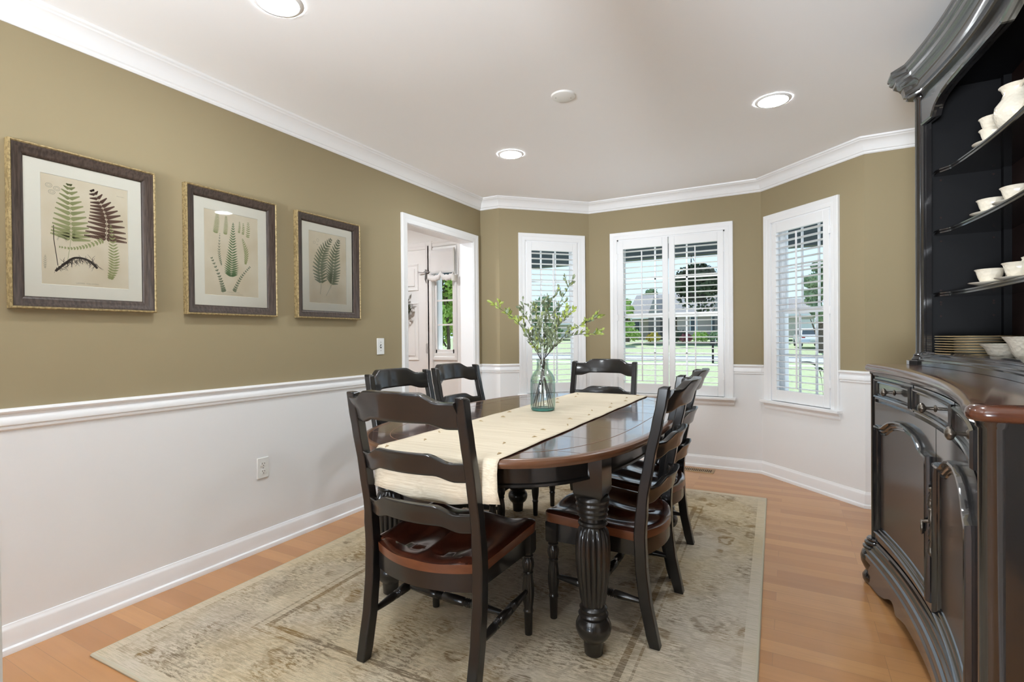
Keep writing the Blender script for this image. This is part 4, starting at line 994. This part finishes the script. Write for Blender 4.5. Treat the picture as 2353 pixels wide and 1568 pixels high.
# shelves
for zs in (1.327,1.590,1.843):
    m = hm(); n = 90; Yl = [1.397+1.406*i/n for i in range(n+1)]
    m.sweep([(SX(y),y) for y in Yl], [(0,zs-.018),(.004,zs-.017),(.005,zs-.012),(.002,zs-.009),(.006,zs-.006),(.007,zs-.002),(.003,zs),(0,zs)])
    m.loft([[(SX(y)+.001,y,zs-.018),(3.342,y,zs-.018),(3.342,y,zs-.0002),(SX(y)+.001,y,zs-.0002)] for y in Yl]); m.build('shelf', M_cab, hu, sm=28)
for zs in (1.30,1.35,1.29,1.56,1.61,1.82,1.87,1.24,1.66):
    for xs in (3.125,3.295):
        m = hm(); m.tube([(xs,2.8055,zs-.012),(xs,2.8025,zs-.012)], .004, 10); m.build('shelf_pin_hole', M_cabback, hu, sm=50)

# ------------------------------------------------------------------ cream china on the shelves
def cup_m(h=.056, r=.044):
    m = MB(); m.lathe([(0,.004),(.022,.003),(.026,0),(.028,.002),(.027,.005),(r*.66,.014),(r*.80,.030),(r*.86,h*.72),(r*.92,h*.90),(r*1.02,h),(r*.99,h+.001),(r*.89,h*.90),(r*.82,h*.72),(r*.75,.030),(r*.60,.017),(0,.010)], 44, caps=False); return m
def handle_m(h=.056, r=.044):
    m = MB(); m.tube(spl([(r*.88,0,h*.82),(r*1.30,0,h*.88),(r*1.48,0,h*.60),(r*1.22,0,h*.30),(r*.76,0,h*.30)],6), .0042, 8); return m
def cup(loc, rz, lab, s=1.0, src=[None]):
    if src[0] is None:
        t = thing('tea_cup', loc, rz, lab, 'cup', 'cream embossed cups in the hutch'); cup_m().build('bowl', M_cream, t, sm=60); handle_m().build('handle', M_creamp, t, sm=60); src[0] = t
    else: t = dup(src[0], loc, rz, lab)
    return t
def saucer(loc, lab, src=[None]):
    if src[0] is None:
        m = MB(); m.lathe([(0,.003),(.020,.003),(.024,0),(.027,.001),(.028,.004),(.046,.009),(.062,.014),(.063,.0155),(.046,.0115),(.028,.0075),(0,.0065)], 48, caps=False)
        o = m.build('saucer', M_creamp, None, sm=50); o.location = loc; tag(o, lab, 'saucer', 'cream saucers in the hutch'); src[0] = o
    else: o = src[0].copy(); COL.objects.link(o); o.location = loc; o['label'] = lab
    return o
def plate_stack(x, y, z, n, r):
    src = None
    for i in range(n):
        lab = 'topmost gold-rimmed dinner plate of the stack at the bottom of the hutch' if i == n-1 else ('lowest gold-rimmed dinner plate of the stack at the bottom of the hutch' if i == 0 else 'gold-rimmed dinner plate inside the stack at the bottom of the hutch')
        if src is None:
            t = thing('dinner_plate', (x,y,z), 0, lab, 'plate', 'stacked dinner plates at the bottom of the hutch')
            m = MB(); m.lathe([(0,.003),(.060,.003),(.066,0),(.070,.001),(.072,.004),(.10,.007),(r-.003,.0095),(r-.003,.0105),(.10,.0095),(.07,.0065),(0,.0065)], 48, caps=False); m.build('plate_body', M_creamp, t, sm=50)
            m = MB(); m.lathe([(r-.006,.0088),(r,.0088),(r+.0008,.0100),(r,.0114),(r-.006,.0114)], 64, caps=False); m.build('gilded_rim', M_gold, t, sm=50)
            src = t
        else: dup(src, (x+.0012*((i*7)%3-1), y+.0015*((i*5)%3-1), z+.0100*i), 0, lab)
plate_stack(3.204, 2.640, 1.0625, 8, .130)
s1, s2, s3 = 1.843, 1.590, 1.327
saucer((3.222,2.515,s1), 'cream saucer under the stacked cups on the top hutch shelf')
cup((3.222,2.515,s1+.0068), radians(-80), 'lower of the two stacked cream cups on the top hutch shelf')
cup((3.222,2.515,s1+.0488), radians(-85), 'upper of the two stacked cream cups on the top hutch shelf')
saucer((3.222,2.545,s2), 'cream saucer under the farther cup on the second hutch shelf')
cup((3.222,2.545,s2+.0068), radians(40), 'cream cup on the second hutch shelf, the farther one from the camera')
saucer((3.240,2.365,s2), 'cream saucer under the nearer cup on the second hutch shelf')
cup((3.240,2.365,s2+.0068), radians(10), 'cream cup on the second hutch shelf, the nearer one, cut by the picture edge')
saucer((3.210,2.520,s3), 'cream saucer under the single cup on the third hutch shelf')
cup((3.210,2.520,s3+.0068), radians(30), 'single cream cup standing on the third hutch shelf')
saucer((3.235,2.330,s3), 'cream saucer on the third hutch shelf beside the picture edge')
cup((3.235,2.330,s3+.0068), radians(10), 'cream cup on the third hutch shelf at the picture edge')
# sugar bowl on the third shelf, pitcher and upright plate on the top shelf
t = thing('sugar_bowl', (3.275,2.425,s3), 0, 'cream lidded sugar bowl behind the cups on the third hutch shelf', 'sugar bowl')
m = MB(); m.lathe([(0,.002),(.022,0),(.025,.003),(.034,.014),(.041,.030),(.038,.046),(.031,.054),(0,.054)], 40, caps=False); m.build('bowl', M_cream, t, sm=50)
m = MB(); m.lathe([(.033,.0545),(.030,.062),(.018,.074),(.006,.079),(.005,.084),(.008,.090),(0,.094)], 40, caps=False); m.build('lid', M_cream, t, sm=50)
for sg in (-1,1): m = MB(); m.tube(spl([(0,sg*.036,.044),(0,sg*.055,.046),(0,sg*.056,.026),(0,sg*.038,.020)],5), .0035, 8); m.build('handle', M_creamp, t, sm=50)
t = thing('cream_pitcher', (3.230,2.330,s1), 0, 'round-bellied cream pitcher on the top hutch shelf at the picture edge', 'pitcher')
m = MB(); m.lathe([(0,.002),(.034,0),(.038,.004),(.052,.022),(.060,.050),(.056,.078),(.040,.100),(.034,.118),(.040,.136),(.046,.142),(.043,.141),(.030,.118),(.036,.100),(.050,.078),(.054,.050),(.046,.022),(0,.010)], 44, caps=False); m.build('body', M_cream, t, sm=50)
m = MB(); m.tube(spl([(.0,-.036,.128),(.0,-.080,.130),(.0,-.094,.085),(.0,-.056,.045)],6), .0055, 8); m.build('handle', M_creamp, t, sm=50)
def upright(loc, r, rz, tilt, name, lab):
    m = MB(); m.lathe([(0,.002),(r*.6,.002),(r*.64,.006),(r,.014),(r,.016),(r*.6,.009),(0,.007)], 48, caps=False); o = m.build(name, M_creamp, None, sm=50)
    o.location = loc; o.rotation_euler = (0, radians(-90+tilt), rz); tag(o, lab, 'plate', 'cream plates standing upright in the hutch'); return o
upright((3.325,2.38,s1+.085), .085, 0, 12, 'display_plate', 'cream plate leaning upright against the back of the top hutch shelf')
upright((3.325,2.20,s3+.085), .085, 0, 12, 'display_plate', 'cream plate leaning upright against the back of the third hutch shelf')
def bowl(name, loc, r, h, lab, cat, sx=1):
    m = MB(); m.mat = Matrix.Diagonal((1,sx,1,1)); m.lathe([(0,.004),(r*.45,.003),(r*.48,0),(r*.52,.003),(r*.70,h*.35),(r*.82,h*.75),(r*.98,h),(r,h+.002),(r*.96,h+.001),(r*.78,h*.75),(r*.65,h*.35),(0,.012)], 56, caps=False)
    o = m.build(name, M_cream, None, sm=50); o.location = loc; return tag(o, lab, cat)
bowl('serving_dish', (3.222,2.365,1.0765) if False else (3.215,2.352,1.0625), .076, .052, 'low oval cream serving dish in front of the plate stack at the hutch bottom', 'serving dish', 1.15)
bowl('serving_bowl', (3.226,2.155,1.0625), .082, .078, 'deep cream embossed bowl at the hutch bottom by the picture edge', 'bowl')

# ------------------------------------------------------------------ outdoors: everything beyond the panes
GZ = -.45
def nmat(name, c1, c2, sc, rough=.9, p=(.4,.6)):
    m = mat(name, c1, rough, spec=.15); k = N(m); k.base(k.mix(k.ramp(k.noise(k.obj(), sc, 5, .6), [(p[0],(0,0,0)),(p[1],(1,1,1))]), (*c1,1), (*c2,1))); return m
M_grass = nmat('lawn_grass', (.27,.33,.19), (.36,.41,.255), 6)
M_road = nmat('asphalt', (.33,.33,.34), (.42,.42,.43), 14)
M_conc = nmat('concrete', (.55,.54,.52), (.63,.62,.59), 8)
M_shing = nmat('roof_shingles', (.26,.245,.24), (.36,.34,.335), 20)
M_brick = nmat('pale_brick', (.40,.33,.29), (.50,.43,.38), 22)
M_side = nmat('beige_siding', (.55,.52,.46), (.62,.58,.52), 5)
M_ext = mat('painted_exterior_white', (.80,.80,.79), .6); M_extd = mat('slate_green_beam', (.035,.045,.043), .6); M_col = mat('slate_blue_post', (.13,.165,.19), .6)
M_wdark = mat('dark_window', (.04,.055,.065), .15)
M_mulch = nmat('grey_mulch', (.13,.12,.115), (.26,.24,.23), 30)
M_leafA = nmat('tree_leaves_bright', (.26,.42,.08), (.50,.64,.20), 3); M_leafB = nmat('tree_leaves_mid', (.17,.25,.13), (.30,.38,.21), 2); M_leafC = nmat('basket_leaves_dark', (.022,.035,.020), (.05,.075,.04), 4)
M_bark = nmat('bark', (.10,.075,.055), (.17,.13,.10), 12)
m = MB(); m.box(-90,90,5.0,33.5,GZ-.3,GZ); m.build('lawn', M_grass).update_tag(); o = bpy.data.objects['lawn']; tag(o, 'green front lawn between the porch and the street', 'lawn', kind='stuff')
m = MB(); n = 30; m.add([(-90,40.5,GZ),(90,40.5,GZ),(90,62,GZ+.75),(-90,62,GZ+.75),(90,120,1.0),(-90,120,1.0)], [(0,1,2,3),(3,2,4,5)]); o = m.build('lawn', M_grass); tag(o, 'green lawn across the street in front of the houses', 'lawn', kind='stuff')
m = MB(); m.box(-90,90,33.5,40.5,GZ-.3,GZ-.02); o = m.build('street', M_road); struct(o)
m = MB(); m.box(-90,90,33.1,33.5,GZ-.3,GZ+.05); m.box(-90,90,40.5,40.9,GZ-.3,GZ+.05); m.box(-90,90,29.2,30.5,GZ-.1,GZ+.012); struct(m.build('kerb_and_sidewalk', M_conc))
m = MB(); m.add([(13,5.5,GZ+.01),(21.5,5.5,GZ+.01),(21.5,33.5,GZ+.01),(13,33.5,GZ+.01),(13.5,40.5,GZ+.01),(25,40.5,GZ+.01),(25,62,.32),(13.5,62,.32)], [(0,1,2,3),(4,5,6,7)]); struct(m.build('driveway', M_conc))
m = MB(); m.add([(-2.2,4.88,GZ+.34),(7.2,4.88,GZ+.34),(7.2,7.25,GZ+.34),(-2.2,7.25,GZ+.34),(-2.2,7.25,GZ),(7.2,7.25,GZ)], [(0,1,2,3),(3,2,5,4)]); struct(m.build('porch_floor', M_conc))
m = MB(); m.box(-4,5.6,7.1,7.25,2.22,2.55); struct(m.build('porch_beam', M_extd))
def column(x, y, mt, lab, w=.07):
    t = thing('porch_column', (x,y,GZ+.34), 0, lab, 'column', 'porch columns'); h = 2.22-GZ-.34
    m = MB(); m.box(-w,w,-w,w,.0,h); m.build('shaft', mt, t, bevel=.006); m = MB(); m.box(-w-.03,w+.03,-w-.03,w+.03,0,.14); m.build('plinth', mt, t); m = MB(); m.box(-w-.025,w+.025,-w-.025,w+.025,h-.10,h); m.build('capital', mt, t)
column(.33, 7.17, M_col, 'slate porch column seen through the left bay window')
column(4.62, 7.17, M_col, 'slate porch column seen through the right bay window')
def crown_leaves(m, blobs, n, size, rnd, squash=.8):
    tot = sum(b[3]**2 for b in blobs)
    for (cx, cy, cz, r) in blobs:
        for _ in range(int(n*r*r/tot)):
            d = Vector((rnd.gauss(0,1),rnd.gauss(0,1),rnd.gauss(0,1))).normalized(); rr = r*rnd.uniform(.72,1.05)
            c = Vector((cx,cy,cz))+Vector((d.x*rr,d.y*rr,d.z*rr*squash)); u = Vector((rnd.gauss(0,1),rnd.gauss(0,1),rnd.gauss(0,1))).normalized(); w = u.cross(d).normalized(); s = size*rnd.uniform(.6,1.3)
            m.add([c-u*s*.5, c+w*s*.32, c+u*s*.5, c-w*s*.32], [(0,1,2,3)])
def tree(name, x, y, z, H, R, lab, mt, seed=1, n=5200, leaf=.32, trunk=.16, cat='tree', low=.35):
    rnd = random.Random(seed); t = thing(name, (x,y,z), 0, lab, cat)
    m = MB(); m.tube([(0,0,0),(.05*R,0,H*.25),(0,.03*R,H*.5),(0,0,H*.8)], [trunk,trunk*.8,trunk*.55,trunk*.2], 10)
    for i in range(7):
        a = rnd.uniform(0,6.28); z0 = H*rnd.uniform(low*.55,.6); m.tube([(0,0,z0),(R*.4*cos(a),R*.4*sin(a),z0+H*.14),(R*.75*cos(a),R*.75*sin(a),z0+H*.25)], [trunk*.4,trunk*.26,trunk*.08], 6)
    m.build('trunk', M_bark, t, sm=60)
    bl = [(0,0,H*.72,R*.72),(0,0,H*.88,R*.42)]
    for i in range(13):
        a = rnd.uniform(0,6.28); q = rnd.uniform(.3,.72); bl.append((R*q*cos(a),R*q*sin(a),H*rnd.uniform(low+.06,.82),R*rnd.uniform(.28,.45)))
    m = MB(); crown_leaves(m, bl, n, leaf, rnd); m.build('foliage', mt, t, fix=False)
    return t
def xat(px, y):     # where the line of sight of a picture column crosses the plane y
    d = Fv+R2*((px-1176.5)/1178.15); return 2.56026+d.x/d.y*y
def zat(px, py, y): d = Fv+R2*((px-1176.5)/1178.15)-U2*((py-784)/1178.15); return 1.155+d.z/d.y*y
tree('street_tree', xat(1025,13), 13, GZ+.02, 5.4, 2.1, 'bright green tree outside the narrow window beside the front door', M_leafA, 2, 15000, .17, .07, low=.02)
def tree_px(px, top, halfpx, y, z0, lab, mt, seed, n=3500, leaf=.6, low=.3):
    H = (zat(px, top, y)-z0)/.985; dep = Fv.y*y+Fv.x*(xat(px,y)-2.56); R = halfpx*dep/1178*.92
    return tree('street_tree', xat(px,y), y, z0, H, R, lab, mt, seed, n, leaf, .3, low=low)
tree_px(1884, 588, 40, 46, GZ+.1, 'tall grey-green tree seen through the right bay window', M_leafB, 3, 8000, .42, .12)
tree_px(1497, 664, 30, 80, .9, 'rounded tree behind the roof seen through the left half of the middle window', M_leafB, 4, 3500, .8)
tree_px(1441, 684, 22, 56, .5, 'pale green tree at the left edge of the middle window view', M_leafA, 6, 3000, .45, .1)
tree_px(1252, 690, 50, 70, .85, 'distant hazy tree low in the left bay window view', M_leafB, 7, 4000, .8, .1)
tree_px(1705, 668, 34, 74, .9, 'green tree partly behind the right edge of the middle window', M_leafB, 8, 3000, .7, .1)
tree_px(1906, 712, 26, 62, .7, 'bushy tree beyond the parked car, at the right edge of the right bay window', M_leafA, 9, 3000, .5, .1)
# the neighbours' houses
def house(name, x0, x1, y, z, h, ridge, wall_m, lab, wins, gable=None, depth=9):
    t = thing(name, ((x0+x1)/2, y, z), 0, lab, 'house', 'houses across the street'); cx = (x0+x1)/2
    m = MB(); m.box(x0-cx,x1-cx,0,depth,0,h); m.build('walls', wall_m, t)
    m = MB(); e = .6; a, b = x0-cx-e, x1-cx+e; mid = depth/2
    m.loft([[(a,-e,h-.05),(a,mid,ridge),(a,depth+e,h-.05),(a,depth+e,h-.25),(a,-e,h-.25)],[(b,-e,h-.05),(b,mid,ridge),(b,depth+e,h-.05),(b,depth+e,h-.25),(b,-e,h-.25)]]); m.build('roof', M_shing, t)
    m = MB(); m.box(a,b,-e-.05,-e+.02,h-.28,h-.06); m.build('gutter', M_ext, t)
    for (w0, w1, za, zb, kind_) in wins:
        m = MB(); m.box(w0-cx-.1,w1-cx+.1,-.06,.0,za-.1,zb+.1); f = m.build('window_frame' if kind_ else 'garage_door', M_ext, t)
        m = MB(); m.box(w0-cx,w1-cx,-.08,-.05,za,zb); m.build('pane', M_wdark if kind_ else M_ext, f)
    if gable:
        g0, g1, gh = gable; gm = (g0+g1)/2
        m = MB(); m.add([(g0-cx,-1.4,h-.1),(g1-cx,-1.4,h-.1),(gm-cx,-1.4,gh),(g0-cx,mid,h-.1),(g1-cx,mid,h-.1),(gm-cx,mid,gh)], [(0,1,2),(3,5,4),(0,2,5,3),(1,4,5,2),(0,3,4,1)]); m.build('gable', M_shing, t)
        m = MB(); m.box(g0-cx+.15,g1-cx-.15,-1.4,0,0,h-.1); m.build('dark_entry_block', mat('entry_shade_tone', (.17,.15,.14), .8), t)  # solid block, the shade of the entry is put into its dark colour
    return t
HYs = 60; hz = .68
xa, xb = xat(1452,HYs), xat(1530,HYs)
house('brick_house', xa, xb, HYs, hz, 2.7, 5.6, M_brick, 'brick ranch house seen through the left half of the middle window', [(xat(1458,HYs),xat(1470,HYs),1.0,2.2,1)], (xat(1494,HYs),xat(1526,HYs),4.9))
xa, xb = xat(1556,59), xat(1760,59)
house('brick_house', xa, xb, 59, hz, 3.0, 6.0, M_brick, 'long pale brick house seen through the right half of the middle window', [(xat(1584,58),xat(1597,58),1.0,2.5,1),(xat(1634,58),xat(1648,58),1.0,2.5,1)], (xat(1640,58),xat(1668,58),5.4))
xa, xb = xat(1806,70), xat(1872,70)
house('garage_house', xa, xb, 70, .75, 2.9, 5.0, M_side, 'beige house with a garage behind the parked car', [(xat(1842,70),xat(1866,70),0.05,2.1,0)])
house('distant_house', xat(1190,80), xat(1330,80), 80, .8, 2.6, 4.6, M_side, 'low distant house seen through the left bay window', [(xat(1230,80),xat(1240,80),1,2,1)])
# shrubs before the houses
rnd = random.Random(9)
for i, (px, y, r, mt, lab) in enumerate([(1447,57.5,1.5,M_leafA,'pale green shrub at the left corner of the brick house'),(1501,57.2,.9,nmat('yellow_flowers',(.55,.42,.06),(.65,.5,.12),6),'yellow flowering shrub by the brick house entry'),(1562,56.5,1.0,M_leafC,'dark evergreen shrub before the long brick house'),(1610,56.5,1.0,M_leafA,'bright green shrub under the window of the long brick house'),(1576,53.0,.7,nmat('dark_red_shrub',(.16,.04,.05),(.24,.08,.09),6),'dark red shrub beside the evergreen shrub'),(1648,56,1.0,M_leafB,'green shrub at the right end of the long brick house')]):
    t = thing('garden_shrub', (xat(px,y), y, .58), 0, lab, 'shrub', 'shrubs before the houses'); m = MB(); crown_leaves(m, [(0,0,r*.55,r*.7),(r*.4,0,r*.4,r*.5),(-r*.4,0,r*.4,r*.5)], 500, .28, rnd); m.build('foliage', mt, t, fix=False)
# hanging basket under the porch
bx, by = xat(1602,7.175), 7.175; bz = zat(1602,692,7.175)
t = thing('hanging_basket', (bx,by,bz), 0, 'dark hanging fern basket outside the right half of the middle window', 'hanging basket')
m = MB(); m.lathe([(0,.0),(.10,.0),(.15,.10),(.16,.17),(0,.17)], 24); m.build('basket', M_dark, t, sm=50)
m = MB()
for a in (0,2.1,4.2): m.tube([(.14*cos(a),.14*sin(a),.17),(-.07,0,.62)], .004, 5)
m.tube([(-.07,0,.62),(-.07,0,.72),(-.05,0,.76),(-.09,0,.80),(-.08,0,2.222-bz)], .006, 6); m.build('hanger', M_dark, t)
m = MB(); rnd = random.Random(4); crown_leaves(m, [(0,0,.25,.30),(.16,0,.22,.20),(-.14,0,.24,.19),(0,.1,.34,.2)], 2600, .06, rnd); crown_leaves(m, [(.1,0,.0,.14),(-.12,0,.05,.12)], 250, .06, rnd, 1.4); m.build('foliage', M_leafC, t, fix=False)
# mailbox
mx, my = xat(1638,31.5), 31.5
t = thing('mailbox', (mx,my,GZ), 0, 'dark mailbox on a post by the street, seen low in the middle window', 'mailbox')
m = MB(); m.box(-.05,.05,-.05,.05,0,1.15); m.build('post', M_dark, t); m = MB(); m.loft([[(-.13+.0,y,1.05),(.13,y,1.05),(.13,y,1.22),(.09,y,1.30),(-.09,y,1.30),(-.13,y,1.22)] for y in (-.25,.25)]); m.build('box', M_dark, t); m = MB(); m.box(.13,.15,.05,.12,1.2,1.42); m.build('flag', M_white, t)
# parked car
cy = 52; cx = xat(1858, cy); t = thing('parked_car', (cx,cy,.13), radians(8), 'white car parked on the drive beyond the right bay window', 'car')
M_carp = mat('white_car_paint', (.8,.8,.82), .25, coat=.6)
m = MB(); W_ = .92
prof = [(-2.2,.35),(-2.25,.62),(-2.15,.95),(-1.7,1.02),(-1.15,1.45),(-.4,1.56),(.6,1.52),(1.25,1.05),(2.1,.90),(2.25,.60),(2.2,.35)]
m.loft([[(x,y,z) for y,z in prof] for x in (-W_,-W_*.97,W_*.97,W_)]) ; m.build('body', M_carp, t, bevel=.06)
m = MB(); m.loft([[(x,-1.72,1.05),(x*.86,-1.22,1.42),(x*.86,-1.20,1.40),(x,-1.70,1.03)] for x in (-.78,.78)]); m.box(-.935,.935,-1.0,.9,1.02,1.38); m.build('windows', M_wdark, t)
for sx in (-1,1):
    for sy in (-1.4,1.4):
        m = MB(); m.mat = Matrix.Translation((sx*.82,sy,.33)) @ Matrix.Rotation(radians(90),4,'Y'); m.lathe([(0,-.11),(.33,-.11),(.34,-.07),(.34,.07),(.33,.11),(0,.11)], 24); m.build('wheel', M_dark, t, sm=40)
m = MB(); m.box(-.88,-.62,-2.22,-2.16,.72,.88); m.box(.62,.88,-2.22,-2.16,.72,.88); m.build('tail_light', mat('tail_light', (.4,.02,.02), .3), t)
m = MB(); m.box(-.26,.26,-2.28,-2.23,.50,.64); m.build('number_plate', M_ext, t)
# arching iron-plant leaves and mulch by the porch
bx, by = xat(1875,8.6), 8.6
m = MB(); m.add([(xat(1815,7.6),7.35,GZ+.02),(xat(1960,7.6),7.35,GZ+.02),(xat(1960,11),11,GZ+.02),(xat(1830,11),11,GZ+.02)], [(0,1,2,3)]); tag(m.build('mulch_bed', M_mulch), 'grey mulch bed outside the right bay window', 'mulch bed', kind='stuff')
t = thing('strap_leaf_plant', (xat(1905,7.9),7.9,GZ+.02), 0, 'dark arching strap leaves of a plant outside the right bay window', 'plant')
m = MB()
p0 = Vector((xat(1905,7.9),7.9,0)); 
for (a, b, c_) in (((1910,895),(1880,845),(1836,832)),((1912,890),(1893,856),(1872,846)),((1915,900),(1925,850),(1960,838))):
    P = []
    for (px, py) in (a, b, c_): v = Vector((xat(px,7.9),7.9,zat(px,py,7.9))); P.append(v-Vector((p0.x,7.9,GZ+.02)))
    P[0].z = 0.0; Q = spl([P[0], P[0].lerp(P[1],.55)+Vector((0,0,.03)), P[1], P[2]], 7); n = len(Q)
    m.loft([[q+Vector((0,0,-w)), q+Vector((0,.01,0)), q+Vector((0,0,w)), q-Vector((0,.006,0))] for q, w in [(q, .022*sin(pi*(.12+.85*i/n))) for i, q in enumerate(Q)]])
m.build('leaves', M_leafC, t, sm=50)
# ceiling light added out of view to brighten the foyer
t = thing('added_foyer_light', (-1.0,3.1,ZC), 0, 'unseen round ceiling light added to brighten the foyer behind the opening', 'ceiling light')
m = MB(); m.lathe([(.062,-.001),(.064,-.008),(.078,-.007),(.084,-.001)], 40, caps=False); m.build('trim_ring', M_white, t, sm=40)
m = MB(); m.lathe([(.0,-.0065),(.060,-.0065),(.064,-.004),(.064,-.001),(0,-.001)], 40, caps=False); m.build('lens', M_lens2, t, sm=40)
